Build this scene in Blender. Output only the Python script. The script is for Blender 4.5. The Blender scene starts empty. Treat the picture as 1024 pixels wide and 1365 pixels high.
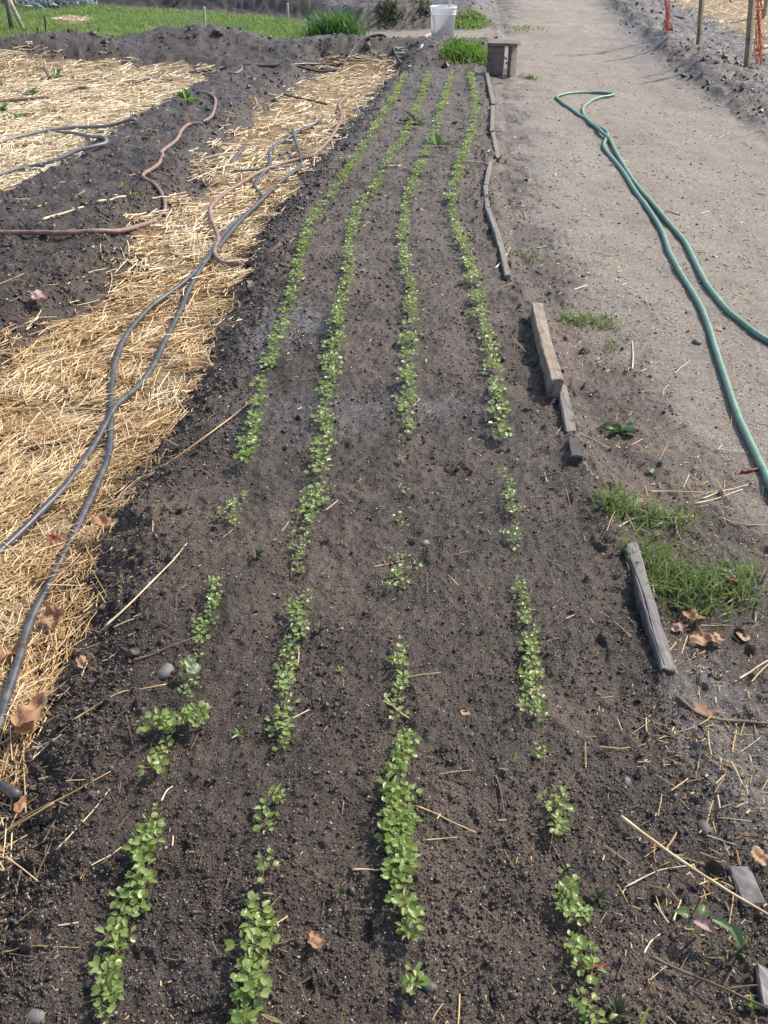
import bpy, math, random
import numpy as np
from mathutils import Vector

random.seed(7)
RNG = np.random.default_rng(11)

# ------------------------------------------------------------------ camera, sky, sun, exposure
CAM_H, PITCH, F = 1.46, math.radians(35.2), 1180.0      # metres, below the horizon, focal in photo pixels
S = bpy.context.scene
cam = bpy.data.objects.new("camera", bpy.data.cameras.new("camera"))
S.collection.objects.link(cam)
cam.location = (0, 0, CAM_H)
cam.rotation_euler = (math.pi/2 - PITCH, 0, 0)
cam.data.sensor_fit = 'VERTICAL'
cam.data.sensor_height = 24.0
cam.data.lens = 24.0*F/1365.0
cam.data.clip_start = 0.02
cam.data.clip_end = 2000
S.camera = cam

SUN_AZ, SUN_EL = math.radians(56), math.radians(43)      # azimuth from +Y towards +X
w = bpy.data.worlds.new("World"); S.world = w; w.use_nodes = True
nt = w.node_tree
sky = nt.nodes.new('ShaderNodeTexSky'); sky.sky_type = 'NISHITA'; sky.sun_disc = False
sky.sun_elevation = SUN_EL; sky.sun_rotation = SUN_AZ
sky.dust_density = 2.0
nt.links.new(sky.outputs[0], nt.nodes['Background'].inputs[0])
nt.nodes['Background'].inputs[1].default_value = 0.15
sl = bpy.data.lights.new("sun", 'SUN'); sl.energy = 3.5; sl.angle = math.radians(0.5); sl.color = (1.0, 0.93, 0.82)
sun = bpy.data.objects.new("sun", sl); S.collection.objects.link(sun)
sd_ = Vector((math.sin(SUN_AZ)*math.cos(SUN_EL), math.cos(SUN_AZ)*math.cos(SUN_EL), math.sin(SUN_EL)))
sun.rotation_euler = sd_.to_track_quat('Z', 'Y').to_euler()
S.view_settings.view_transform = 'Standard'; S.view_settings.look = 'None'
S.view_settings.exposure = 0.52; S.view_settings.gamma = 1.0
S.render.engine = 'CYCLES'
S.cycles.max_bounces = 6

# ------------------------------------------------------------------ noise
_perm = RNG.permutation(256); _perm = np.concatenate([_perm, _perm])
_ang = RNG.random(256)*2*np.pi; _gx = np.cos(_ang); _gy = np.sin(_ang)
def perlin(x, y):
    x = np.asarray(x, float); y = np.asarray(y, float)
    xi = np.floor(x).astype(int); yi = np.floor(y).astype(int)
    xf = x-xi; yf = y-yi
    xi &= 255; yi &= 255
    u = xf*xf*xf*(xf*(xf*6-15)+10); v = yf*yf*yf*(yf*(yf*6-15)+10)
    def g(i, j, dx, dy):
        h = _perm[_perm[(i & 255)]+(j & 255)]
        return _gx[h]*dx+_gy[h]*dy
    a = g(xi, yi, xf, yf); b = g(xi+1, yi, xf-1, yf)
    c = g(xi, yi+1, xf, yf-1); d = g(xi+1, yi+1, xf-1, yf-1)
    return ((a+(b-a)*u)+((c+(d-c)*u)-(a+(b-a)*u))*v)*1.5
def sstep(a, b, x):
    t = np.clip((x-a)/(b-a), 0, 1); return t*t*(3-2*t)

# ------------------------------------------------------------------ picture -> ground
cP, sP = math.cos(PITCH), math.sin(PITCH)
def ray(px, py):
    a = (np.asarray(px, float)-512)/F; b = (682.5-np.asarray(py, float))/F
    return a, cP+b*sP, -sP+b*cP
def flat(px, py, z=0.0):
    dx, dy, dz = ray(px, py)
    t = (z-CAM_H)/dz
    return dx*t, dy*t
def poly(pts, z=0.0):
    return np.array([flat(p[0], p[1], z) for p in pts])
def sdist(poly_, x, y):
    """signed distance, positive inside"""
    x = np.asarray(x, float); y = np.asarray(y, float)
    d = np.full(x.shape, 1e9); ins = np.zeros(x.shape, bool)
    n = len(poly_)
    for i in range(n):
        ax, ay = poly_[i]; bx, by = poly_[(i+1) % n]
        ex, ey = bx-ax, by-ay
        L = ex*ex+ey*ey+1e-12
        t = np.clip(((x-ax)*ex+(y-ay)*ey)/L, 0, 1)
        d = np.minimum(d, np.hypot(x-ax-t*ex, y-ay-t*ey))
        c = ((ay > y) != (by > y))
        with np.errstate(divide='ignore', invalid='ignore'):
            ins ^= c & (x < (bx-ax)*(y-ay)/(by-ay+1e-15)+ax)
    return np.where(ins, d, -d)
def ldist(line, x, y):
    d = np.full(np.shape(x), 1e9)
    for (ax, ay), (bx, by) in zip(line[:-1], line[1:]):
        ex, ey = bx-ax, by-ay
        t = np.clip(((x-ax)*ex+(y-ay)*ey)/(ex*ex+ey*ey+1e-12), 0, 1)
        d = np.minimum(d, np.hypot(x-ax-t*ex, y-ay-t*ey))
    return d

ZS = -0.10
STRAW1 = poly([(540,94),(500,128),(470,165),(405,235),(335,330),(305,430),(250,530),(200,620),(135,720),(115,830),(50,960),(10,1080),(-60,1250),(-200,1500),
               (-900,1500),(-500,900),(-120,620),(-30,510),(60,440),(135,395),(178,345),(185,300),(262,250),(275,215),(330,165),(375,130),(430,95)], ZS)
STRAW2 = poly([(-900,240),(-300,250),(0,262),(70,228),(130,196),(200,150),(262,112),(300,95),(200,91),(0,93),(-500,95),(-900,95)], -0.06)
STRAW3 = poly([(850,-25),(900,10),(945,30),(985,50),(1035,90),(1150,130),(1500,140),(1500,-25)], -0.02)
STRAWL = poly([(72,28),(90,22),(122,26),(118,33),(85,34)])
LAWN = poly([(-900,60),(-100,55),(-40,72),(0,72),(300,62),(440,58),(470,52),(432,33),(395,26),(250,14),(120,7),(40,8),(-100,6),(-900,6)])
PATH = poly([(648,-30),(655,0),(665,40),(655,95),(660,170),(652,230),(668,330),(700,395),(745,480),(775,600),(815,680),(850,760),(900,900),(985,1050),(1050,1200),(1200,1500),
             (1900,1500),(1500,500),(1024,172),(935,108),(870,55),(820,5),(800,-30)])
CROSS = poly([(455,47),(500,41),(600,40),(662,37),(664,54),(600,54),(540,54),(480,50)])
BED = poly([(530,98),(490,155),(440,230),(370,335),(330,430),(290,530),(230,640),(170,760),(110,900),(40,1080),(-60,1300),(-150,1500),(1200,1500),(1050,1200),(985,1050),(900,900),
            (850,760),(815,680),(775,600),(745,480),(700,395),(668,330),(652,230),(660,170),(652,96)])
FARBED = poly([(-900,4),(-100,4),(40,6),(120,5),(250,11),(330,17),(400,24),(440,34),(470,39),(600,38),(662,35),(655,-5),(640,-28),(300,-40),(-900,-30)])
FARBED2 = poly([(-900,-48),(640,-45),(630,-90),(-900,-90)])
MOUND = [flat(*p) for p in [(-900,85),(-100,84),(0,82),(90,75),(200,68),(300,68),(400,72),(480,74),(560,76),(640,78)]]
BERM = [flat(*p) for p in [(790,-25),(835,5),(880,50),(935,95),(1024,140),(1200,190)]]
GRAV_EDGE = [flat(*p) for p in [(690,-30),(700,100),(735,300),(850,440),(960,590),(1040,660),(1300,760)]]
GRAVEL = poly([(690,-30),(668,60),(682,150),(712,300),(800,430),(925,590),(1040,690),(1300,900),(1700,900),(1500,330),(1024,165),(935,105),(870,55),(820,5),(800,-30)])

def macro(x, y):
    z = np.zeros(np.shape(x))
    s1 = sdist(STRAW1, x, y)
    z += -0.11*sstep(-0.20, 0.10, s1)
    s2 = sdist(STRAW2, x, y)
    z += -0.07*sstep(-0.20, 0.12, s2)
    z += 0.03*perlin(x*0.7+3, y*0.7)*sstep(1.5, 5, y)
    sp = sdist(PATH, x, y)
    z += (-0.035+0.012*perlin(x*2.3+9, y*1.6)+.006*perlin(x*6, y*5))*sstep(-0.03, 0.10, sp)
    dm = ldist(MOUND, x, y)
    hm = 0.20*(1+0.35*perlin(x*1.3, y*1.3+9))*(0.75+0.25*sstep(0.5, -4, x))
    z += hm*np.exp(-(dm/0.55)**2)*(1-sstep(-0.1, 0.15, sp))
    db = ldist(BERM, x, y)
    z += 0.07*(1+0.7*perlin(x*2.1+5, y*2.1))*np.exp(-(db/0.38)**2)
    sf = sdist(FARBED, x, y)
    z += 0.20*sstep(-0.02, 0.35, sf)*(1+0.25*perlin(x*1.1, y*1.1+4))
    return z
def weights(x, y):
    n = perlin(x*3, y*3)*0.05+perlin(x*11+7, y*11)*0.025+perlin(x*31, y*31)*0.012
    k = np.clip(0.4+0.35*y, 0.5, 3.0)
    st = np.maximum.reduce([sstep(0.01, 0.14, sdist(STRAW1, x, y)+n*1.8),
                            sstep(-0.05, 0.12, sdist(STRAW2, x, y)+n*2),
                            sstep(-0.05, 0.12, sdist(STRAW3, x, y)+n*4),
                            sstep(-0.1, 0.2, sdist(STRAWL, x, y)+n*2)])
    gr = sstep(-0.08, 0.10, sdist(LAWN, x, y)+n*2)*(1-st)
    gv = np.maximum(sstep(-0.16, 0.30, sdist(GRAVEL, x, y)+n*3.5), sstep(-0.1, 0.12, sdist(CROSS, x, y)+n*2))
    gv = gv*(1-st)*(1-.97*np.exp(-(np.maximum(ldist(BERM, x, y)-.12, 0)/.28)**2))
    return st, gr, gv
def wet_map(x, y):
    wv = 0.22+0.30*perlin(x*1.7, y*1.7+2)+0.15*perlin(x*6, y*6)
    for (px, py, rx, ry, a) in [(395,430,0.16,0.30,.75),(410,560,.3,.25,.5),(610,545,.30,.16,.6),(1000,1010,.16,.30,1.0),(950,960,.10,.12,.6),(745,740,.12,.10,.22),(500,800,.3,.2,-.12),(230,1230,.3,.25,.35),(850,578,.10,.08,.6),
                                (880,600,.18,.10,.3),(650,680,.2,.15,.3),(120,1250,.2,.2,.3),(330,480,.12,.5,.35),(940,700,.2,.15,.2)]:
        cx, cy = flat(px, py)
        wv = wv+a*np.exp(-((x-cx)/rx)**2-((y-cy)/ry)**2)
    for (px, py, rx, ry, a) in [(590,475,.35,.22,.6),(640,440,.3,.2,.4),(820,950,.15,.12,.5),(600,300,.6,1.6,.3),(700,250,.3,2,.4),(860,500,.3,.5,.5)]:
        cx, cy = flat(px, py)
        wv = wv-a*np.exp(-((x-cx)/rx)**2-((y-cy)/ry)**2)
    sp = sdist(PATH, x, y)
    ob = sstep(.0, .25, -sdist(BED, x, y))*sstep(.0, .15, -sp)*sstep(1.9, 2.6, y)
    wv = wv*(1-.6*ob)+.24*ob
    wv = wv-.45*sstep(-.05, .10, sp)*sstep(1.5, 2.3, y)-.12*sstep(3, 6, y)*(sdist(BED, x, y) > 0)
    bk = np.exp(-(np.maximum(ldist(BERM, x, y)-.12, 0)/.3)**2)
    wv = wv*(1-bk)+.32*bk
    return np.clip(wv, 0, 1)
DIRECT_OCT = [(0.45, .035), (0.20, .020), (0.09, .0125), (0.045, .0085), (0.022, .0062), (0.012, .0046), (0.0075, .0030)]
def height(x, y, full=True):
    z = macro(x, y)
    if not full: return z
    st, gr, gv = weights(x, y)
    spacing = 2.24*(0.3546*np.maximum(y, 0)+0.365)/640
    bed = sdist(BED, x, y)
    tame = 1-0.35*sstep(0.0, 0.15, bed)*1.0
    rough = (1-st*0.5)*(1-gr*0.6)*(1-gv*0.80)*tame
    wet = wet_map(x, y)
    rough = rough*(1-0.35*sstep(.6, 1, wet))
    sp = sdist(PATH, x, y)
    rough = rough*(1-0.35*sstep(0, 0.1, sp))
    for k, (lam, amp) in enumerate(DIRECT_OCT):
        fade = sstep(2.0, 4.0, lam/spacing)
        n = perlin(x/lam+k*17.3, y/lam-k*9.1)
        if k >= 1:
            n = np.abs(n)*1.5-0.35 if k % 2 else np.where(n > 0, n*1.3, n*0.7)
        fl = rough if k >= 1 else rough*0.7
        if k == 0: fl = fl*(1-0.5*sstep(0, .15, bed))
        z = z+amp*n*fade*fl
    # clods standing on the slope and the loose soil
    cl = perlin(x/0.07+40, y/0.07)+0.5*perlin(x/0.03, y/0.03+8)
    z = z+0.014*sstep(0.45, 0.9, cl)*(1-gv)*(1-gr)*(1-st)*np.where(bed > 0.15, 0.5, 1.2)
    # deeper holes poked into the bed
    ho = perlin(x/0.05-11, y/0.05+31)
    z = z-0.012*sstep(0.62, 0.9, ho)*(1-gv)*(1-gr)*(1-st)
    return z
def hit(px, py, off=0.0, full=False):
    """where the photo's line of sight meets the ground (+off)"""
    px = np.atleast_1d(np.asarray(px, float)); py = np.atleast_1d(np.asarray(py, float))
    dx, dy, dz = ray(px, py)
    z = np.zeros(px.shape)
    for _ in range(14):
        t = (z+off-CAM_H)/dz
        z = 0.5*z+0.5*height(dx*t, dy*t, full)
    t = (z+off-CAM_H)/dz
    return np.stack([dx*t, dy*t, z+off], -1)
def H1(px, py, off=0.0, full=False):
    return Vector(hit(px, py, off, full)[0])
def scale_at(y):        # photo pixels per metre across, at ground distance y
    return F/(y*cP+CAM_H*sP)

# ------------------------------------------------------------------ mesh helpers
def mesh_np(name, verts, faces, mat=None, attrs=None, smooth=True, parent=None, link=True):
    """faces: (n,k) array or list of arrays of several sizes"""
    me = bpy.data.meshes.new(name)
    verts = np.asarray(verts, np.float32)
    fl = faces if isinstance(faces, list) and isinstance(faces[0], np.ndarray) else [np.asarray(faces)]
    fl = [np.asarray(f, np.int32) for f in fl if len(f)]
    me.vertices.add(len(verts)); me.vertices.foreach_set('co', verts.ravel())
    nl = sum(f.size for f in fl); npoly = sum(len(f) for f in fl)
    me.loops.add(nl); me.polygons.add(npoly)
    me.loops.foreach_set('vertex_index', np.concatenate([f.ravel() for f in fl]))
    tot = np.concatenate([np.full(len(f), f.shape[1], np.int32) for f in fl])
    start = np.concatenate([[0], np.cumsum(tot)[:-1]]).astype(np.int32)
    me.polygons.foreach_set('loop_start', start)
    try: me.polygons.foreach_set('loop_total', tot)
    except Exception: pass
    me.polygons.foreach_set('use_smooth', np.full(npoly, smooth))
    for k, v in (attrs or {}).items():
        v = np.asarray(v, np.float32)
        if v.ndim == 1:
            a = me.attributes.new(k, 'FLOAT', 'POINT'); a.data.foreach_set('value', v)
        else:
            a = me.attributes.new(k, 'FLOAT_COLOR', 'POINT'); a.data.foreach_set('color', v.ravel())
    me.update(calc_edges=True); me.validate()
    if mat: me.materials.append(mat)
    if not link: return me
    o = bpy.data.objects.new(name, me); S.collection.objects.link(o)
    if parent: o.parent = parent
    return o
def tag(o, label=None, cat=None, group=None, kind=None):
    if label: o['label'] = label
    if cat: o['category'] = cat
    if group: o['group'] = group
    if kind: o['kind'] = kind
    return o
def empty(name, loc, rz=0.0):
    o = bpy.data.objects.new(name, None); S.collection.objects.link(o)
    o.location = loc; o.rotation_euler = (0, 0, rz); o.empty_display_size = 0.05
    return o
class MB:
    """collects pieces (verts, quads/tris) for ONE mesh"""
    def __init__(s): s.v = []; s.q = []; s.t = []; s.n = 0; s.tint = []
    def add(s, v, q=None, t=None, tint=0.5):
        v = np.asarray(v, float)
        if q is not None and len(q): s.q.append(np.asarray(q, int)+s.n)
        if t is not None and len(t): s.t.append(np.asarray(t, int)+s.n)
        s.v.append(v); s.n += len(v)
        s.tint.append(np.full(len(v), tint) if np.isscalar(tint) else np.asarray(tint))
        return s
    def build(s, name, mat, parent=None, smooth=True, link=True):
        f = []
        if s.q: f.append(np.concatenate(s.q))
        if s.t: f.append(np.concatenate(s.t))
        return mesh_np(name, np.concatenate(s.v), f, mat, {'tint': np.concatenate(s.tint)}, smooth, parent, link)
def rotm(rx=0, ry=0, rz=0):
    cx, sx, cy, sy, cz, sz = math.cos(rx), math.sin(rx), math.cos(ry), math.sin(ry), math.cos(rz), math.sin(rz)
    X = np.array([[1,0,0],[0,cx,-sx],[0,sx,cx]]); Y = np.array([[cy,0,sy],[0,1,0],[-sy,0,cy]]); Z = np.array([[cz,-sz,0],[sz,cz,0],[0,0,1]])
    return Z@Y@X
def smooth_line(P, n=10):
    """Catmull-Rom through control points"""
    P = np.asarray(P, float)
    P = np.vstack([2*P[0]-P[1], P, 2*P[-1]-P[-2]])
    out = []
    for i in range(1, len(P)-2):
        a, b, c, d = P[i-1:i+3]
        for t in np.linspace(0, 1, n, endpoint=False):
            out.append(0.5*((2*b)+(-a+c)*t+(2*a-5*b+4*c-d)*t*t+(-a+3*b-3*c+d)*t**3))
    out.append(P[-2])
    return np.array(out)
def tube(P, r, sides=10, cap=True, flatz=1.0):
    P = np.asarray(P, float); n = len(P)
    r = np.full(n, r) if np.isscalar(r) else np.asarray(r)
    T = np.gradient(P, axis=0); T /= np.linalg.norm(T, axis=1)[:, None]+1e-12
    up = np.array([0, 0, 1.0])
    v = []
    for i in range(n):
        a = np.cross(up, T[i]); L = np.linalg.norm(a)
        a = a/L if L > 1e-3 else np.array([1.0, 0, 0])
        b = np.cross(T[i], a)
        for k in range(sides):
            th = 2*math.pi*k/sides
            v.append(P[i]+r[i]*(a*math.cos(th)+b*math.sin(th)*flatz))
    q = [[i*sides+k, i*sides+(k+1) % sides, (i+1)*sides+(k+1) % sides, (i+1)*sides+k] for i in range(n-1) for k in range(sides)]
    t = []
    if cap:
        v.append(P[0]); v.append(P[-1]); c0 = n*sides; c1 = c0+1
        t += [[c0, (k+1) % sides, k] for k in range(sides)]
        t += [[c1, (n-1)*sides+k, (n-1)*sides+(k+1) % sides] for k in range(sides)]
    return np.array(v), np.array(q), np.array(t)
def rough_box(L, W, Hh, seg=(12, 3, 3), jit=0.0015, bev=0.003, seed=0, warp=0.0):
    """box from x=0..L, y=+-W/2, z=0..Hh with worn, slightly uneven faces; a shell of quads"""
    nx, ny, nz = seg
    xs = np.concatenate([[0], np.linspace(bev, L-bev, nx), [L]])
    ys = np.concatenate([[-W/2], np.linspace(-W/2+bev, W/2-bev, ny), [W/2]])
    zs = np.concatenate([[0], np.linspace(bev, Hh-bev, nz), [Hh]])
    idx = {}; V = []; Q = []
    def vid(i, j, k):
        if (i, j, k) not in idx:
            p = np.array([xs[i], ys[j], zs[k]])
            e = (i in (0, len(xs)-1))+(j in (0, len(ys)-1))+(k in (0, len(zs)-1))
            if e >= 2:
                c = np.array([L/2, 0, Hh/2]); s = np.sign(c-p)*bev*0.45
                for ax, (q, m) in enumerate(((i, len(xs)), (j, len(ys)), (k, len(zs)))):
                    if q in (0, m-1): p[ax] += s[ax]
            idx[(i, j, k)] = len(V); V.append(p)
        return idx[(i, j, k)]
    A, B, C = len(xs)-1, len(ys)-1, len(zs)-1
    for i in range(A):
        for j in range(B):
            Q.append([vid(i,j,C), vid(i+1,j,C), vid(i+1,j+1,C), vid(i,j+1,C)])
            Q.append([vid(i,j,0), vid(i,j+1,0), vid(i+1,j+1,0), vid(i+1,j,0)])
        for k in range(C):
            Q.append([vid(i,0,k), vid(i+1,0,k), vid(i+1,0,k+1), vid(i,0,k+1)])
            Q.append([vid(i,B,k), vid(i,B,k+1), vid(i+1,B,k+1), vid(i+1,B,k)])
    for j in range(B):
        for k in range(C):
            Q.append([vid(0,j,k), vid(0,j,k+1), vid(0,j+1,k+1), vid(0,j+1,k)])
            Q.append([vid(A,j,k), vid(A,j+1,k), vid(A,j+1,k+1), vid(A,j,k+1)])
    V = np.array(V); r = np.random.default_rng(seed)
    V += r.normal(0, jit*.45, V.shape)
    V[:, 1] += warp*np.sin(V[:, 0]/L*math.pi)+perlin(V[:, 0]*5+seed, V[:, 0]*0+seed*.7)*jit*1.2
    V[:, 2] += perlin(V[:, 0]*5+seed*1.3, V[:, 1]*9)*jit*1.2
    return V, np.array(Q)
_ico = None
def ico(sub=1):
    import bmesh
    bm = bmesh.new(); bmesh.ops.create_icosphere(bm, subdivisions=sub, radius=1)
    v = np.array([p.co for p in bm.verts]); f = np.array([[q.index for q in t.verts] for t in bm.faces]); bm.free()
    return v, f
def scatter_mesh(name, tmpl, pos, rot, scl, tint, mat, smooth=True):
    """ONE stuff mesh out of many placed copies. tmpl: list of (v, f); rot: (n,3,3); scl: (n,3)"""
    V = []; Fq = []; T = []; base = 0
    which = RNG.integers(0, len(tmpl), len(pos))
    for k, (tv, tf) in enumerate(tmpl):
        m = np.where(which == k)[0]
        if not len(m): continue
        v = tv[None]*scl[m][:, None, :]
        v = np.einsum('nij,nvj->nvi', rot[m], v)+pos[m][:, None, :]
        V.append(v.reshape(-1, 3))
        f = tf[None]+(np.arange(len(m))*len(tv))[:, None, None]+base
        Fq.append(f.reshape(-1, tf.shape[1])); base += len(m)*len(tv)
        T.append(np.repeat(tint[m], len(tv)))
    return mesh_np(name, np.concatenate(V), np.concatenate(Fq), mat, {'tint': np.concatenate(T)}, smooth)
def rand_rot(n, tilt=3.14, yaw=None):
    yaw = RNG.random(n)*2*np.pi if yaw is None else yaw
    a = (RNG.random(n)-.5)*2*tilt; b = (RNG.random(n)-.5)*2*tilt
    cz, sz, ca, sa, cb, sb = np.cos(yaw), np.sin(yaw), np.cos(a), np.sin(a), np.cos(b), np.sin(b)
    o, z = np.ones(n), np.zeros(n)
    Z = np.stack([cz,-sz,z,sz,cz,z,z,z,o], -1).reshape(n,3,3)
    Y = np.stack([ca,z,sa,z,o,z,-sa,z,ca], -1).reshape(n,3,3)
    X = np.stack([o,z,z,z,cb,-sb,z,sb,cb], -1).reshape(n,3,3)
    return Z@Y@X

# ------------------------------------------------------------------ materials
class NB:
    def __init__(s, name):
        s.m = bpy.data.materials.new(name); s.m.use_nodes = True; s.t = s.m.node_tree
        s.b = s.t.nodes['Principled BSDF']; s.o = s.t.nodes['Material Output']
    def n(s, t, **k):
        x = s.t.nodes.new(t)
        for a, b in k.items(): setattr(x, a, b)
        return x
    def l(s, a, b): s.t.links.new(a, b)
    def pos(s):
        if not hasattr(s, '_p'): s._p = s.n('ShaderNodeNewGeometry').outputs['Position']
        return s._p
    def obj(s):
        if not hasattr(s, '_q'): s._q = s.n('ShaderNodeTexCoord').outputs['Object']
        return s._q
    def noise(s, scale, detail=3, rough=0.6, vec=None, stretch=None):
        x = s.n('ShaderNodeTexNoise'); x.inputs['Scale'].default_value = scale
        x.inputs['Detail'].default_value = detail; x.inputs['Roughness'].default_value = rough
        v = vec or s.pos()
        if stretch:
            mp = s.n('ShaderNodeMapping'); mp.inputs['Scale'].default_value = stretch; s.l(v, mp.inputs[0]); v = mp.outputs[0]
        s.l(v, x.inputs['Vector']); return x.outputs['Fac']
    def voro(s, scale, feature='F1', out='Distance', vec=None):
        x = s.n('ShaderNodeTexVoronoi', feature=feature); x.inputs['Scale'].default_value = scale
        s.l(vec or s.pos(), x.inputs['Vector']); return x.outputs[out]
    def ramp(s, fac, stops, interp='LINEAR'):
        x = s.n('ShaderNodeValToRGB'); cr = x.color_ramp; cr.interpolation = interp
        while len(cr.elements) < len(stops): cr.elements.new(0.5)
        for e, (p, c) in zip(cr.elements, stops):
            e.position = p; e.color = (*c, 1) if len(c) == 3 else c
        s.l(fac, x.inputs[0]); return x.outputs[0]
    def mix(s, fac, a, b, mode='MIX'):
        x = s.n('ShaderNodeMix', data_type='RGBA', blend_type=mode)
        for i, v in ((0, fac), (6, a), (7, b)):
            if isinstance(v, (int, float)): x.inputs[i].default_value = v
            elif isinstance(v, tuple): x.inputs[i].default_value = (*v, 1)
            else: s.l(v, x.inputs[i])
        return x.outputs[2]
    def math(s, op, a, b=None, clamp=False):
        x = s.n('ShaderNodeMath', operation=op, use_clamp=clamp)
        for i, v in ((0, a), (1, b)):
            if v is None: continue
            if isinstance(v, (int, float)): x.inputs[i].default_value = v
            else: s.l(v, x.inputs[i])
        return x.outputs[0]
    def rng(s, v, a, b, c, d):
        x = s.n('ShaderNodeMapRange'); s.l(v, x.inputs[0])
        for i, q in enumerate((a, b, c, d)): x.inputs[i+1].default_value = q
        return x.outputs[0]
    def attr(s, name, out='Fac'):
        x = s.n('ShaderNodeAttribute', attribute_name=name); return x.outputs[out]
    def bump(s, h, strength=0.5, dist=0.01, prev=None):
        x = s.n('ShaderNodeBump'); x.inputs['Strength'].default_value = strength; x.inputs['Distance'].default_value = dist
        s.l(h, x.inputs['Height'])
        if prev: s.l(prev, x.inputs['Normal'])
        return x.outputs[0]
    def set(s, **k):
        for a, v in k.items():
            i = s.b.inputs[a.replace('_', ' ')]
            if isinstance(v, (int, float)): i.default_value = v
            elif isinstance(v, tuple): i.default_value = (*v, 1) if len(v) == 3 else v
            else: s.l(v, i)
        return s

def ground_material():
    g = NB('ground')
    col = g.attr('mask', 'Color'); sep = g.n('ShaderNodeSeparateColor'); g.l(col, sep.inputs[0])
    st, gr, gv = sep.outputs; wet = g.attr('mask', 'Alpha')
    n1 = g.noise(2.3, 4, .6); n2 = g.noise(28, 4, .65); n3 = g.noise(170, 3, .7); n4 = g.noise(600, 2, .7)
    soil = g.ramp(n2, [(.25, (.033,.0225,.0170)), (.5, (.062,.0435,.033)), (.78, (.112,.081,.063))])
    soil = g.mix(g.rng(n3, .35, .75, 0, .55), soil, (.128,.097,.078))
    dry = g.mix(g.rng(n1, .3, .7, 0, 1), (.158,.110,.077), (.098,.071,.055))
    dry = g.mix(g.rng(n3, .3, .7, 0, .5), dry, (.18,.137,.108))
    dryf = g.rng(wet, 0.0, .36, .8, 0)
    soil = g.mix(dryf, soil, dry)
    soil = g.mix(g.rng(g.noise(4.5, 4, .65), .46, .62, 0, .42), soil, (.020,.015,.013))
    painted_sheen = g.math('MULTIPLY', g.rng(wet, .5, .95, 0, .75), g.rng(n2, .35, .6, .25, 1))
    soil = g.mix(painted_sheen, soil, (.225,.208,.20))  # pale grey sky sheen of the wettest soil, painted into its colour
    spk = g.voro(210, 'F1', 'Distance'); spc = g.voro(210, 'F1', 'Color')
    spc_s = g.n('ShaderNodeSeparateColor'); g.l(spc, spc_s.inputs[0])
    sm = g.math('MULTIPLY', g.rng(spk, .18, .28, 1, 0), g.rng(spc_s.outputs[0], .93, .95, 0, 1))
    soil = g.mix(g.math('MULTIPLY', sm, .7), soil, (.34,.30,.27))
    # gravel
    vc = g.voro(150, 'F1', 'Color'); vcs = g.n('ShaderNodeSeparateColor'); g.l(vc, vcs.inputs[0])
    grav = g.ramp(vcs.outputs[0], [(0, (.20,.165,.13)), (.4, (.31,.262,.21)), (.8, (.415,.36,.295)), (1, (.56,.51,.45))])
    grav = g.mix(g.rng(n2, .35, .7, 0, .5), grav, (.26,.22,.18))
    grav = g.mix(g.rng(n1, .38, .62, 0, .45), grav, (.25,.205,.16))
    grav = g.mix(g.rng(g.noise(7, 5, .7, stretch=(1, .25, 1)), .5, .72, 0, .5), grav, (.22,.18,.14))
    grav = g.mix(g.math('MULTIPLY', g.rng(g.voro(75, 'F1'), .2, .3, 1, 0), g.rng(g.noise(20, 3), .5, .6, 0, .8)), grav, (.55,.51,.45))
    straw = g.ramp(g.noise(60, 4, .7, stretch=(1, .35, 1)), [(.3, (.14,.085,.04)), (.5, (.36,.24,.115)), (.7, (.62,.46,.25))])
    grass = g.ramp(n2, [(.3, (.05,.075,.025)), (.6, (.075,.13,.035)), (.8, (.11,.18,.05))])
    c = g.mix(gv, soil, grav); c = g.mix(gr, c, grass); straw = g.mix(g.rng(g.noise(6, 4, .7), .52, .70, 0, .6), straw, (.075,.05,.035))
    c = g.mix(g.math('MULTIPLY', st, .9), c, straw)
    # roughness
    rw = g.rng(wet, .10, .9, .48, .15)
    r = g.math('ADD', rw, g.rng(n3, .3, .7, -.10, .12))
    r = g.math('MAXIMUM', r, g.rng(gv, 0, 1, 0, .8)); r = g.math('MAXIMUM', r, g.rng(gr, 0, 1, 0, .8)); r = g.math('MAXIMUM', r, g.rng(st, 0, 1, 0, .75))
    b = g.bump(g.math('ADD', g.math('MULTIPLY', n3, 1.0), g.math('MULTIPLY', n4, .35)), .9, .009)
    b = g.bump(g.voro(230, 'F1'), .7, .004, b)
    g.set(Base_Color=c, Roughness=r, Normal=b); g.b.inputs['Specular IOR Level'].default_value = .5
    return g.m
M = {}
M['ground'] = ground_material()
def simple(name, c1, c2, rough=.6, scale=30, stretch=None, bump=.3, dist=.002, tint=None, spec=.5, coat=0, local=True):
    g = NB(name)
    v = g.obj() if local else g.pos()
    f = g.noise(scale, 4, .65, vec=v, stretch=stretch)
    c = g.ramp(f, [(.3, c1), (.7, c2)])
    if tint: c = g.mix(g.attr('tint'), c, tint, 'MIX') if isinstance(tint, tuple) else c
    g.set(Base_Color=c, Roughness=rough)
    g.b.inputs['Specular IOR Level'].default_value = spec
    if bump: g.set(Normal=g.bump(f, bump, dist))
    M[name] = g.m; return g
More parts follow.
